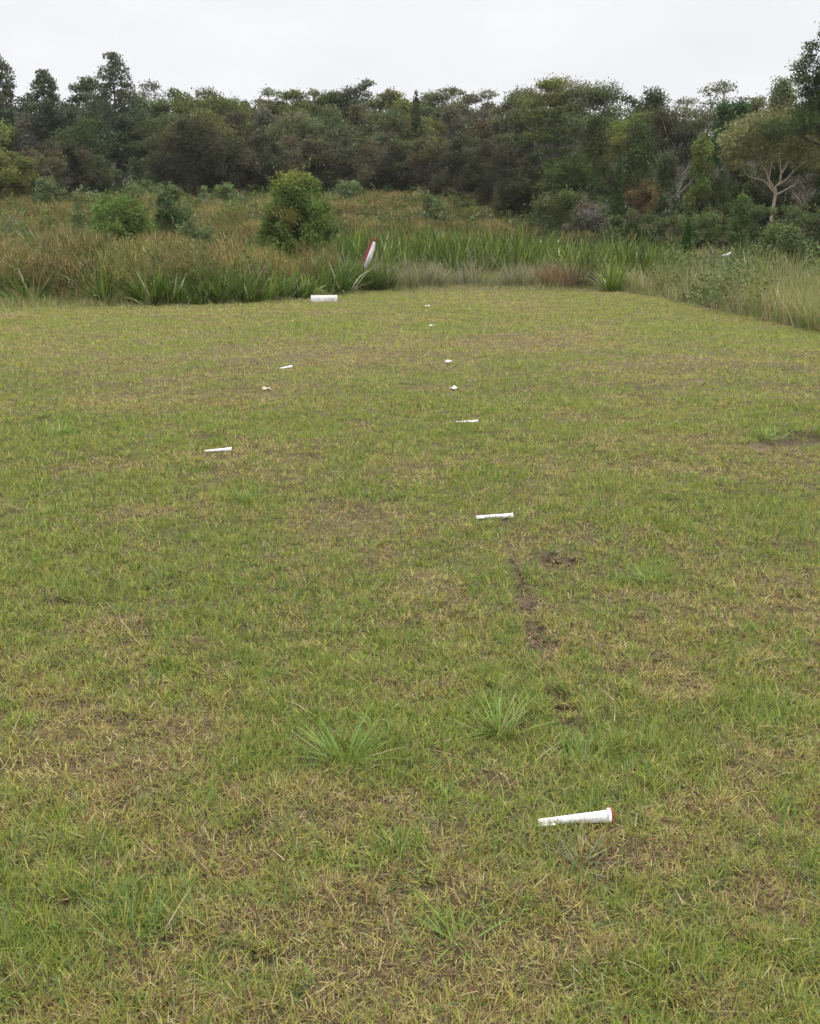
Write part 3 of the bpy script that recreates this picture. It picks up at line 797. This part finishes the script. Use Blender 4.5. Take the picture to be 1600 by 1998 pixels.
RIGHT = "trees of the nearer wood on the right"
right = [(1088, 208, 110, DG, 'pine', 60, "dark twin-topped fir-like tree at the left of the right-hand wood", 'pine_tree'),
         (1162, 230, 115, (.085, .105, .040), 'cone', 57, "olive feathery tree just right of the dark fir-like tree", 'wattle_tree'),
         (1250, 240, 120, (.085, .105, .042), 'cone', 58, "broad olive feathery tree in the middle of the right-hand wood", 'wattle_tree'),
         (1248, 212, 90, (.155, .175, .045), 'gum', 72, "tree with a bright yellow-green top below the smooth rounded tree", 'gum_tree'),
         (1322, 205, 110, DK, 'gum', 66, "dark gum left of the glossy round tree", 'gum_tree'),
         (1425, 186, 90, (.055, .11, .038), 'dome', 60, "glossy dark green round tree behind the pale-limbed gum", 'broadleaf_tree'),
         (1372, 245, 76, LG, 'cone', 53, "light green pointed tree left of the pale-limbed gum", 'wattle_tree'),
         (1445, 280, 80, (.10, .125, .045), 'cone', 56, "green feathery tree touching the pale-limbed gum's left side", 'wattle_tree'),
         (1305, 300, 90, (.085, .11, .05), 'cone', 50, "green feathery tree in front of the dark gum", 'wattle_tree'),
         (1585, 240, 100, DG, 'gum', 58, "dark gum behind the pale-limbed gum at the right edge", 'gum_tree'),
         (1640, 300, 120, DG, 'dome', 50, "dark shrubby tree at the right edge under the tall pine", 'scrub_tree'),
         (1470, 330, 120, DK, 'dome', 58, "black shaded thicket behind the pale limbs", 'scrub_tree'),
         (1400, 340, 110, DG, 'dome', 54, "dark shrub left of the pale limbs", 'scrub_tree'),
         (1120, 300, 120, DG, 'dome', 55, "dark shrubby tree under the fir-like tree", 'scrub_tree')]
for px, top, w, tint, sp, D, lab, nm in right:
    T(px, top, w, D, sp, tint, lab, nm, 'tree', RIGHT, base_f=.15 if sp in ('cone', 'pine') else None)
T(1211, 290, 34, 46, 'spire', (.055, .10, .035), "narrow dark spire of a young conifer in the right-hand wood", 'conifer', group=RIGHT)
T(1345, 425, 36, 40, 'spire', (.050, .11, .028), "small narrow green conifer standing before the right-hand wood", 'conifer', group=RIGHT)

# pale-limbed gum
def pale_gum():
    rng = np.random.default_rng(77)
    x, y, top = at(1512, 222, 50); z0 = float(terrain(x, y)); h = top - z0
    root = empty("gum_tree", (x, y, z0), "gum with bare pale limbs fanning out under its crown, at right", "tree", RIGHT)
    def rel(px, py, dy=0):
        a, b, c = at(px, py, 50 + dy); return np.array([a - x, b - y, c - z0])
    base = rel(1512, 420); base[2] = -.2
    TR = [tube(bent(base, rel(1514, 375), rng, 3, .02), .09, .07, 8)]
    limbs = [[(1514, 378), (1490, 352), (1462, 345), (1452, 335)], [(1512, 372), (1496, 335), (1484, 318), (1478, 300)], [(1514, 375), (1524, 345), (1522, 318), (1520, 280)],
             [(1518, 362), (1545, 338), (1562, 322), (1570, 290)], [(1512, 380), (1500, 350), (1505, 320), (1512, 290)], [(1522, 350), (1536, 318), (1542, 290)], [(1514, 380), (1552, 360), (1560, 340)]]
    ends = []
    for q0, q1, d1 in [((1476, 352), (1450, 316), .3), ((1496, 335), (1470, 300), -.4), ((1524, 345), (1538, 300), .4), ((1545, 338), (1550, 296), -.3), ((1562, 322), (1592, 300), .4),
                       ((1462, 345), (1436, 318), -.3), ((1512, 330), (1496, 286), .5), ((1536, 318), (1562, 296), .2), ((1484, 318), (1488, 286), 0), ((1522, 318), (1508, 282), -.3)]:
        TR.append(tube(bent(rel(*q0), rel(*q1, dy=d1), rng, 4, .06), .022, .008, 5))
    for k, L in enumerate(limbs):
        p = [rel(*q, dy=(k % 3 - 1) * .35 * j) for j, q in enumerate(L)]
        TR.append(tube(bent(p[0], p[1], rng, 3, .05), .046, .034, 6)); TR.append(tube(p[1:], .034, .013, 6)); ends.append(p[-1])
    Vt, Ft = mergevf(TR); build("trunk", Vt, Ft, M_BARK_P, root, smooth=True)
    P = []; K = []; ci = 0
    for (px, py, rp) in [(1450, 260, 30), (1480, 240, 26), (1510, 232, 26), (1545, 236, 26), (1575, 250, 26), (1590, 280, 22), (1440, 290, 26), (1465, 275, 28), (1500, 265, 30),
                         (1535, 265, 30), (1565, 280, 26), (1590, 310, 14), (1430, 310, 14), (1480, 290, 15), (1518, 282, 16), (1585, 325, 12), (1436, 322, 12), (1470, 306, 11), (1542, 304, 12), (1600, 300, 12), (1556, 318, 8), (1494, 306, 8), (1450, 338, 7), (1420, 275, 18)]:
        for dy in (-1.1, -.3, .7):
            c = rel(px, py, dy + rng.normal(0, .5)); r = rp / FPX * 50 * 1.1; n = int(120 * (rp / 20) ** 2)
            v = rng.normal(size=(n, 3)); v /= np.linalg.norm(v, axis=1)[:, None]
            P.append(c + v * ((.3 + .7 * rng.random(n) ** .5) * (1 + .24 * rng.normal(size=n)) * (.65 + .8 * vnoise(v[:, 0] * 2 + ci * 5, v[:, 1] * 2 + v[:, 2] * 2, .7, ci)))[:, None] * [r, r, r * .75]); K.append(np.full(n, ci)); ci += 1
    P = np.concatenate(P); K = np.concatenate(K)
    V, F = leafquads(rng, P, .085, .4, 2)
    col = np.array((.20, .205, .085)) * ((.75 + .5 * rng.random(ci))[K] * (.75 + .5 * rng.random(len(P))))[:, None]
    build("crown", V, F, M_LEAF, root, cols=np.repeat(col, 4, 0))
pale_gum()

# ------------------------------------------------------------------ single shrubs on the heath
SH = "separate shrubs growing in the heath"
shr = [(580, 338, 134, 'dome', (.14, .195, .048), 38, "leafy young bush with yellow-tipped top, the tallest on the heath", 'young_bush', dict(dens=1.5, tipcol=(.27, .25, .06), base_f=.0, reg=True)),
       (233, 382, 125, 'dome', (.14, .20, .052), 42, "rounded bright green bush left of the upright one", 'shrub', dict(base_f=.0, reg=True)),
       (335, 358, 72, 'dome', (.135, .18, .07), 44, "narrow upright bush between the rounded one and the tall leafy one", 'shrub', dict(base_f=.05, reg=True)),
       (150, 392, 50, 'cone', (.14, .19, .075), 44, "thin wispy green shrub left of the rounded bush", 'shrub', dict(dens=.5)),
       (385, 425, 66, 'dome', (.145, .19, .075), 40, "pale blue-green shrub right below the upright bush", 'shrub', dict(base_f=.02, dens=.7)),
       (160, 450, 80, 'dome', (.145, .19, .075), 38, "grey-green shrub below the wispy shrub", 'shrub', dict(base_f=.02)),
       (850, 378, 60, 'dome', (.12, .155, .065), 56, "small rounded shrub alone in the brown heath right of centre", 'shrub', dict(base_f=.02)),
       (672, 345, 60, 'dome', (.145, .19, .075), 70, "low green shrub at the far edge of the heath behind the young bush", 'shrub', dict(base_f=.02)),
       (280, 348, 60, 'dome', (.145, .19, .075), 72, "green shrub on the far edge of the heath right of the pine trunks", 'shrub', dict(base_f=.02)),
       (425, 352, 60, 'dome', (.145, .19, .075), 70, "green shrub on the far edge of the heath below the dark mound", 'shrub', dict(base_f=.02)),
       (90, 345, 60, 'dome', (.145, .19, .075), 66, "green shrub on the far edge of the heath at left", 'shrub', dict(base_f=.02)),
       (1100, 372, 130, 'dome', (.115, .14, .055), 48, "olive shrub sloping down to the reeds under the fir-like tree", 'shrub', dict(base_f=0.0)),
       (1165, 395, 110, 'dome', (.15, .14, .105), 46, "grey-brown twiggy shrub behind the reeds", 'shrub', dict(base_f=0.0, dens=.8)),
       (1250, 355, 70, 'dome', (.165, .115, .055), 47, "rusty brown shrub right of the narrow spire conifer", 'shrub', dict(base_f=0.0)),
       (1225, 410, 90, 'dome', (.115, .14, .055), 44, "green shrub below the rusty brown one", 'shrub', dict(base_f=0.0)),
       (1300, 405, 90, 'dome', (.115, .14, .055), 43, "green shrub left of the small narrow conifer", 'shrub', dict(base_f=0.0)),
       (1385, 400, 100, 'dome', (.115, .14, .055), 44, "grey-green shrub right of the small narrow conifer", 'shrub', dict(base_f=0.0)),
       (1450, 378, 70, 'cone', (.10, .155, .045), 42, "bright green loose shrub below the pale limbs", 'shrub', dict()),
       (1506, 386, 90, 'dome', (.115, .14, .055), 40, "dull green shrub below and right of the pale limbs", 'shrub', dict(base_f=0.0)),
       (1570, 390, 110, 'dome', (.115, .14, .055), 38, "green shrub filling the right edge below the dark gum", 'shrub', dict(base_f=0.0)),
       (1545, 440, 80, 'cone', (.11, .15, .06), 34, "light green loose shrub standing in the tall grass at right", 'shrub', dict(dens=.6))]
for px, top, w, sp, tint, D, lab, nm, kw in shr:
    T(px, top, w, D, sp, tint, lab, nm, 'bush' if nm == 'young_bush' else 'shrub', SH, **kw)

# ------------------------------------------------------------------ strap-leaved clumps
def clump(px, base_y, D, n, L, W, tintset, seed, name="sword_grass", label="", group="sword-leaved clumps along the mown edge", lean=.75, cat="plant", spread=.30):
    rng = np.random.default_rng(seed)
    x = at(px, base_y, D)[0]; y = D
    if group and group.startswith('sword'):
        for _ in range(4): y = float(edge(x)) + .6 + (D if D < 3 else .3); x = (px - 800) / FPX * y / 1.02
    z = float(terrain(x, y))
    az = rng.random(n) * 2 * pi; r = spread * L * rng.random(n)
    P = np.stack([r * np.cos(az), r * np.sin(az), np.zeros(n) - .03], 1)
    V, F, kk = blades(P, L * (.55 + .6 * rng.random(n)), W * (.7 + .6 * rng.random(n)), az + rng.normal(0, .4, n),
                      lean * rng.random(n), .25 + 1.2 * rng.random(n) ** 1.5, 4, rng.normal(0, .8, n), tipw=.15)
    wt = np.tile([1, .8, .12, .22], (n, 1))
    col = pick(rng, [*tintset, (.36, .36, .24), (.26, .19, .11)], wt) * (.75 + .5 * rng.random(n))[:, None]
    o = build(name, V, F, M_REED, cols=np.repeat(col, kk, 0)); o.location = (x, y, z)
    return tag(o, label, cat, group)
ord_ = ["first", "second", "third", "fourth", "fifth", "sixth", "seventh", "eighth", "ninth", "tenth", "eleventh"]
G1 = ((.11, .18, .024), (.20, .27, .04)); G2 = ((.075, .14, .025), (.12, .19, .035))
rng = np.random.default_rng(3)
mk = 633
left = [(592, .1, .62), (556, .6, .80), (518, .3, .62), (474, .5, .88), (436, 1.0, .75), (330, .4, .62), (292, .8, .75), (60, 1.0, .70)]
for i, (px, D, L) in enumerate(left):
    clump(px, 570, D, 60, L * 1.42, .078, G1 if i % 2 == 0 else G2, 300 + i, label="%s green sword-leaved clump to the left of the white drum marker" % ord_[i])
rightc = [(664, .4, 1.1), (692, .9, .95), (738, .2, .75)]
for i, (px, D, L) in enumerate(rightc):
    clump(px, 560, D, 70, L * 1.25, .072, G2, 320 + i, label="%s dark green sword-leaved clump to the right of the white drum marker" % ord_[i])
clump(80, 420, 44, 120, 1.7, .08, G2, 340, "spiky_plant", "big spiky dark green plant high on the heath at left", "spiky plants on the heath", .8)
clump(70, 455, 40, 90, 1.2, .06, G1, 341, "spiky_plant", "smaller spiky green plant below the big spiky one", "spiky plants on the heath", .8)
clump(1390, 560, 31, 60, .8, .035, G2, 342, "sword_grass", "green sword-leaved clump under the torn white scrap at right", lean=.8)
clump(1190, 540, 33.5, 130, 1.2, .05, G1, 343, label="dark green sword-leaved clump at the right end of the reeds")

clump(1088, 545, 35.8, 620, 1.0, .024, ((.26, .14, .07), (.19, .15, .06)), 344, "rust_bush", "rusty red-brown twiggy clump in front of the reeds", None, .9, "bush", .75)
# ------------------------------------------------------------------ reeds, heath, tall grass, undergrowth, far wood (stuff)
rng = np.random.default_rng(21)
def fans(cx, cy, per, L, W, pal, wt, lean=.75):
    nc = len(cx); tid = np.repeat(np.arange(nc), per); n = len(tid)
    az = rng.random(n) * 2 * pi; r = .13 * rng.random(n)
    x = cx[tid] + r * np.cos(az); y = cy[tid] + r * np.sin(az)
    P = np.stack([x, y, terrain(x, y) - .03], 1)
    sc = (.7 + .6 * rng.random(nc))[tid]
    V, F, kk = blades(P, L * sc * (.55 + .6 * rng.random(n)), W * (.6 + .7 * rng.random(n)), az + rng.normal(0, .5, n), lean * rng.random(n), .9 * rng.random(n) ** 1.6, 4, rng.normal(0, .9, n), tipw=.15)
    col = pick(rng, pal, np.tile(wt, (n, 1))) * ((.75 + .5 * rng.random(nc))[tid] * (.75 + .5 * rng.random(n)))[:, None]
    return V, F, np.repeat(col, kk, 0)
n = 2900
x = -6 + 26 * rng.random(n); y = 36 + 12 * rng.random(n)
px_ = 800 + x / y * FPX * 1.03
front_y = 37.8 + .6 * np.sin(x * .8) - 2.6 * sstep(1080, 1180, px_)
k = (y > front_y) & (px_ > 650) & (px_ < 1310) & (rng.random(n) < (.3 + .9 * fbm(x, y, 1.1, 91, 2))) & (y < 45.5 - 4 * sstep(950, 1300, px_))
RP = [(.090, .145, .022), (.165, .225, .034), (.055, .085, .020), (.50, .50, .36), (.20, .17, .07)]
rp = [fans(x[k], y[k], 22, 1.36, .078, RP, [1, .75, .7, .05, .16], 1.15)]
n = 800; x = -17 + 16 * rng.random(n); y = 27 + 20 * rng.random(n)
k = (y > edge(x) + .8) & (fbm(x, y, 2.6, 191, 2) > .52) & (x < -2.4)
rp.append(fans(x[k], y[k], 26, 1.3, .07, RP, [1, .9, .4, .08, .1], 1.0))
n = 520; x = -9.5 + 13.5 * rng.random(n); y = edge(x) + .5 + 3.8 * rng.random(n); pxx = 800 + x / y * FPX * 1.02
k = (pxx > 255) & (pxx < 770) & (rng.random(n) < .15 + 1.3 * vnoise(x, y, 1.0, 193) * (1 - .5 * sstep(1.5, 4, y - edge(x)))) & ~((pxx > 585) & (pxx < 670) & (y < 31.8))
rp.append(fans(x[k], y[k], 24, .92, .052, RP, [.9, .6, .9, .06, .25], 1.1))
V, F, c = merge(rp)
tag(build("reeds", V, F, M_REED, cols=c), "bright green bed of arching reeds behind the end of the runway", "reeds", kind="stuff")

def field_stuff(name, x, y, Lf, W, pal, wts, seed, mat, label, cat, lean=.5, curl=.5, nseg=2):
    rng = np.random.default_rng(seed); n = len(x)
    P = np.stack([x, y, terrain(x, y) - .03], 1)
    V, F, kk = blades(P, Lf * (.55 + .7 * rng.random(n)), W * (.6 + .8 * rng.random(n)), rng.random(n) * 2 * pi, lean * rng.random(n), curl * rng.random(n), nseg, rng.normal(0, .9, n), tipw=.3)
    col = pick(rng, pal, wts) * (.7 + .6 * rng.random(n))[:, None]
    return tag(build(name, V, F, mat, cols=np.repeat(col, kk, 0)), label, cat, kind="stuff")

# heath: fluffy mounds of fine rush stems and scrub
n = 950000
y = 27 + 57 * rng.random(n); x = (rng.random(n) * 2 - 1) * (.50 * y + 4)
px_ = 800 + x / y * FPX * 1.04
ok = (y > edge(x) + .5 + .9 * sstep(240, 320, px_)) & (x < 14) & ((px_ < 660) | (y > 44.5) | ((px_ > 1300) & (y > 38))) & (y < 84)
ok &= ~((px_ > 1000) & (y > 62))
cellx = x + .5 * vnoise(x, y, .6, 120); celly = y + .5 * vnoise(x, y, .6, 121)
CS = 1.7
ix = np.floor(cellx / CS); iy = np.floor(celly / CS)
best = np.full(n, 9.0); cid = np.zeros(n)
for dx_ in (-1, 0, 1):
    for dy_ in (-1, 0, 1):
        jx = ix + dx_; jy = iy + dy_
        d_ = np.hypot(cellx / CS - jx - .15 - .7 * hash2(jx, jy, 5), celly / CS - jy - .15 - .7 * hash2(jx, jy, 6))
        m_ = d_ < best; best[m_] = d_[m_]; cid[m_] = hash2(jx, jy, 7)[m_]
dome = np.sqrt(np.clip(1 - (best / .85) ** 2, 0, 1))
hs = (.12 + 1.15 * dome * (.4 + .8 * cid)) * (1 - .15 * sstep(50, 75, y)) * (.75 + .6 * fbm(x, y, 5, 122, 2)) * (1 + .75 * (1 - sstep(30, 42, y)) * (1 - sstep(230, 420, px_) * .55))
ok &= rng.random(n) < .12 + .95 * dome
x, y, hs, cid, px_, dome = x[ok], y[ok], hs[ok], cid[ok], px_[ok], dome[ok]; n = len(x)
zz = hs * rng.random(n) ** .45
P = np.stack([x, y, terrain(x, y) + zz - .12], 1)
m = fbm(x, y, 2.6, 95, 3); rd = sstep(.45, .75, fbm(x, y, 3.4, 97, 2)); cc2 = (cid * 7.31) % 1
br = np.clip(sstep(.36, .58, m) * .8 + .7 * (cc2 - .42) + .25 * (1 - sstep(32, 40, y)), 0, 1)
wts = np.stack([.9 * br + .15, .7 * rd * br + .08, .9 * (1 - br) + .2, .5 * (1 - br) * (cc2 > .5) + .06, .3 + .3 * br, .05 + .05 * br, .35 * (1 - br) + .05], 1)
az = rng.random(n) * 2 * pi
V, F, kk = blades(P, (.13 + .20 * rng.random(n)) * (1 + (y - 40).clip(0) * .006), (.007 + .00040 * y) * (.6 + .8 * rng.random(n)), az, .15 + .95 * rng.random(n) ** 1.3, .5 * rng.random(n), 1, rng.normal(0, .9, n), tipw=.3)
col = pick(rng, [(.25, .19, .070), (.235, .14, .055), (.15, .165, .042), (.14, .20, .045), (.19, .17, .085), (.34, .30, .18), (.085, .105, .030)], wts) * ((.62 + .7 * ((cid * 3.7) % 1)) * (.8 + .4 * rng.random(n)))[:, None]
tag(build("heath", V, F, M_LEAF, cols=np.repeat(col, kk, 0)), "brown and olive heath of rushes and low scrub behind the runway", "heath", kind="stuff")

# leafy low scrub inside the heath
n0 = 2300
cy = 28 + 54 * rng.random(n0) ** 1.35; cx = (rng.random(n0) * 2 - 1) * (.48 * cy + 3)
k = (cy > edge(cx) + 1.3) & (cx < 13) & ~((cx > -4) & (cy < 46.5)); cx, cy = cx[k], cy[k]
bx_ = 5 + 12 * rng.random(230); by_ = edge(bx_) + 3.2 + 8 * rng.random(230); k = bx_ > 5.5 + (by_ - 32).clip(0) * .45
cx = np.concatenate([cx, bx_[k]]); cy = np.concatenate([cy, by_[k]])
Ps = []; Cs = []
spal = np.array([(.11, .155, .042), (.13, .15, .048), (.18, .15, .06), (.14, .17, .09), (.085, .115, .035), (.15, .14, .06), (.10, .16, .038)])
for a, b in zip(cx, cy):
    r = .35 + .6 * rng.random(); hh = .6 + 1.0 * rng.random(); n = int(260 * r * (.55 if a > 4.5 else 1) / (b / 45) ** 1.3)
    v = rng.normal(size=(n, 3)); v /= np.linalg.norm(v, axis=1)[:, None]; v[:, 2] = np.abs(v[:, 2])
    Ps.append(np.array([a, b, float(terrain(a, b)) + .15]) + v * (.4 + .6 * rng.random(n) ** .5)[:, None] * [r, r, hh])
    Cs.append(np.tile(spal[(0, 1, 3, 4)[rng.integers(0, 4)] if a > 4.5 else rng.integers(0, 7)] * (.8 + .4 * rng.random()), (n, 1)) * (.75 + .5 * rng.random(n))[:, None])
Ps = np.concatenate(Ps); Cs = np.concatenate(Cs)
V, F = leafquads(rng, Ps, np.hypot(Ps[:, 0], Ps[:, 1]) * .0016, .4, 1.9)
tag(build("low_scrub", V, F, M_LEAF, cols=np.repeat(Cs, 4, 0)), "low leafy scrub scattered through the brown heath", "scrub", kind="stuff")

# rough grass strip along the mown edge and the tall grass bank on the right
n = 130000
x = -20 + 40 * rng.random(n); e = edge(x); y = e - 1.1 + 5.4 * rng.random(n) ** 1.1
bank = sstep(3.2, 8, x)
h = (.10 + .26 * sstep(0, 1.6, y - e) + bank * .30 * sstep(0, 2.5, y - e)) * (.45 + 1.2 * vnoise(x, y, .55, 98))
k = rng.random(n) < (.4 + .8 * vnoise(x, y, .5, 99)) * sstep(-1.2, .3, y - e + 1.4 * (vnoise(x, y, .9, 199) - .5)); x, y, h, bank = x[k], y[k], h[k], bank[k]
mm_ = fbm(x, y, 1.2, 100, 2)
wts = np.stack([.8 * mm_ + .3, .55 + 0 * mm_, .5 * bank + .5 * (1 - mm_), .18 + 0 * mm_, .2 * (1 - mm_)], 1)
field_stuff("rough_grass", x, y, h, .016, [(.20, .26, .06), (.36, .30, .15), (.27, .27, .11), (.46, .42, .28), (.14, .12, .06)], wts, 25, M_GRASS,
            "rough uncut grass fringing the mown runway", "grass", .6, .6, 3)
n = 90000
x = 4 + 20 * rng.random(n); e = edge(x); y = e - .7 + 15 * rng.random(n)
k = (rng.random(n) < (.3 + .9 * vnoise(x, y, .9, 101)) * sstep(-1.2, 1.6, y - e + 1.6 * (vnoise(x, y, .8, 208) - .5))) & (x > 3.0 + (y - 30).clip(0) * .5) ; x, y = x[k], y[k]
mm_ = fbm(x, y, 1.3, 102, 2)
wts = np.stack([.7 * mm_ + .3, .6 + 0 * mm_, .6 * (1 - mm_) + .3, .2 + 0 * mm_, .2 + 0 * mm_], 1)
h = (.3 + 1.1 * vnoise(x, y, .8, 103) ** 1.4 * sstep(4, 10, x)) * (.16 + .84 * sstep(-.6, 4.2, y - edge(x))) * (.7 + .6 * vnoise(x, y, .4, 207))
field_stuff("tall_grass", x, y, h, .020, [(.19, .25, .06), (.33, .28, .15), (.25, .26, .10), (.46, .41, .30), (.18, .13, .08)], wts, 26, M_GRASS,
            "tall seeding grass and weeds on the bank at right", "grass", .5, .6, 3)

# dead grey grass in the trodden gap around the aircraft
n = 22000
x = -3.5 + 10.5 * rng.random(n); y = 34.2 + 3.6 * rng.random(n)
k = (y > edge(x) + .8); x, y = x[k], y[k]; mm_ = fbm(x, y, .7, 105, 2)
wts = np.stack([.6 + 0 * mm_, .5 * mm_ + .2, .4 + 0 * mm_, .15 + 0 * mm_], 1)
field_stuff("dead_grass", x, y, .16 + 1.15 * vnoise(x, y, .5, 106) ** 1.7, .020, [(.28, .25, .16), (.20, .24, .08), (.15, .125, .085), (.50, .47, .35)], wts, 27, M_GRASS,
            "greyish dead grass in the gap between runway and reeds", "grass", .9, .6)

# undergrowth below the wood, and the wood beyond
n = 26000
y = 62 + 50 * rng.random(n); x = (rng.random(n) * 2 - 1) * (.50 * y + 4)
k = (y > 80) | ((x > 9) & (y > 40)); x, y = x[k], y[k]; n = len(x)
Pn = np.stack([x, y, terrain(x, y) + 2.8 * rng.random(n) ** 1.3], 1)
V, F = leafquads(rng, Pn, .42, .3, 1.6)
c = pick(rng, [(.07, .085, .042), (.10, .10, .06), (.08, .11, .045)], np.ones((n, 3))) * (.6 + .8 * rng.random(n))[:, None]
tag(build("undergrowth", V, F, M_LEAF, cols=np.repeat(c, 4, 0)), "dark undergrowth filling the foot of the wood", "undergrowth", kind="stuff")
n = 60000
x = -62 + 124 * rng.random(n); y = 108 + 14 * rng.random(n)
topz = 8.5 + 2.0 * fbm(x, x * 0, 9, 110, 2)
Pn = np.stack([x, y, terrain(x, y) + topz * rng.random(n) ** 1.1], 1)
V, F = leafquads(rng, Pn, .6, .4, 1.6)
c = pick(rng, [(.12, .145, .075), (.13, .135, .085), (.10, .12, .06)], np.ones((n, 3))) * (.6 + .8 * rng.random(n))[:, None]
tag(build("distant_wood", V, F, M_LEAF, cols=np.repeat(c, 4, 0)), "far part of the eucalypt wood seen as one mass", "wood", kind="stuff")

# ------------------------------------------------------------------ thin haze volume, added to lift the dark tones of the wood
hm, ht = newmat("tone_lift_haze")
ho = ht.nodes.new("ShaderNodeOutputMaterial"); hv_ = ht.nodes.new("ShaderNodeVolumePrincipled")
hv_.inputs["Color"].default_value = (.93, .95, 1.0, 1); hv_.inputs["Density"].default_value = .00019; hv_.inputs["Anisotropy"].default_value = .2
ht.links.new(hv_.outputs[0], ho.inputs["Volume"])
HX, HY0, HY1, HZ0, HZ1 = 3200, -800, 3200, -8, 24
hvv = np.array([(sx * HX, yy, zz_) for zz_ in (HZ0, HZ1) for sx, yy in ((-1, HY0), (1, HY0), (1, HY1), (-1, HY1))])
tag(build("haze", hvv, np.array([(0, 3, 2, 1), (4, 5, 6, 7), (0, 1, 5, 4), (1, 2, 6, 5), (2, 3, 7, 6), (3, 0, 4, 7)]), hm), kind="stuff")

# ------------------------------------------------------------------ white bird-like scrap in the tall grass at right
bx, by, bz = at(1418, 500, 33.0)
def wing_sheet(pts, dy):
    pts = np.array([(a, b, c) for a, b, c in pts]); n = len(pts)
    V = np.concatenate([pts, pts + [0, dy, 0]]); F = np.array([(k, (k + 1) % n, (k + 1) % n + n, k + n) for k in range(n)])
    return V, [F, np.array([tuple(range(n))[::-1]]), np.array([tuple(range(n, 2 * n))])]
pl = [(-.17, 0, .02), (-.10, .02, .055), (.0, .0, .06), (.07, .03, .12), (.14, 0, .14), (.10, .02, .04), (.04, 0, -.05), (-.03, .02, -.02), (-.10, 0, .0)]
V, F = wing_sheet(pl, .05)
o = build("plastic_sheet", V, F, M_WPAINT); o.location = (bx, by, bz)
tag(o, "torn white scrap caught in the tall grass at right", "scrap")
# weed stalks carrying it
print("verts", sum(len(m.vertices) for m in bpy.data.meshes))
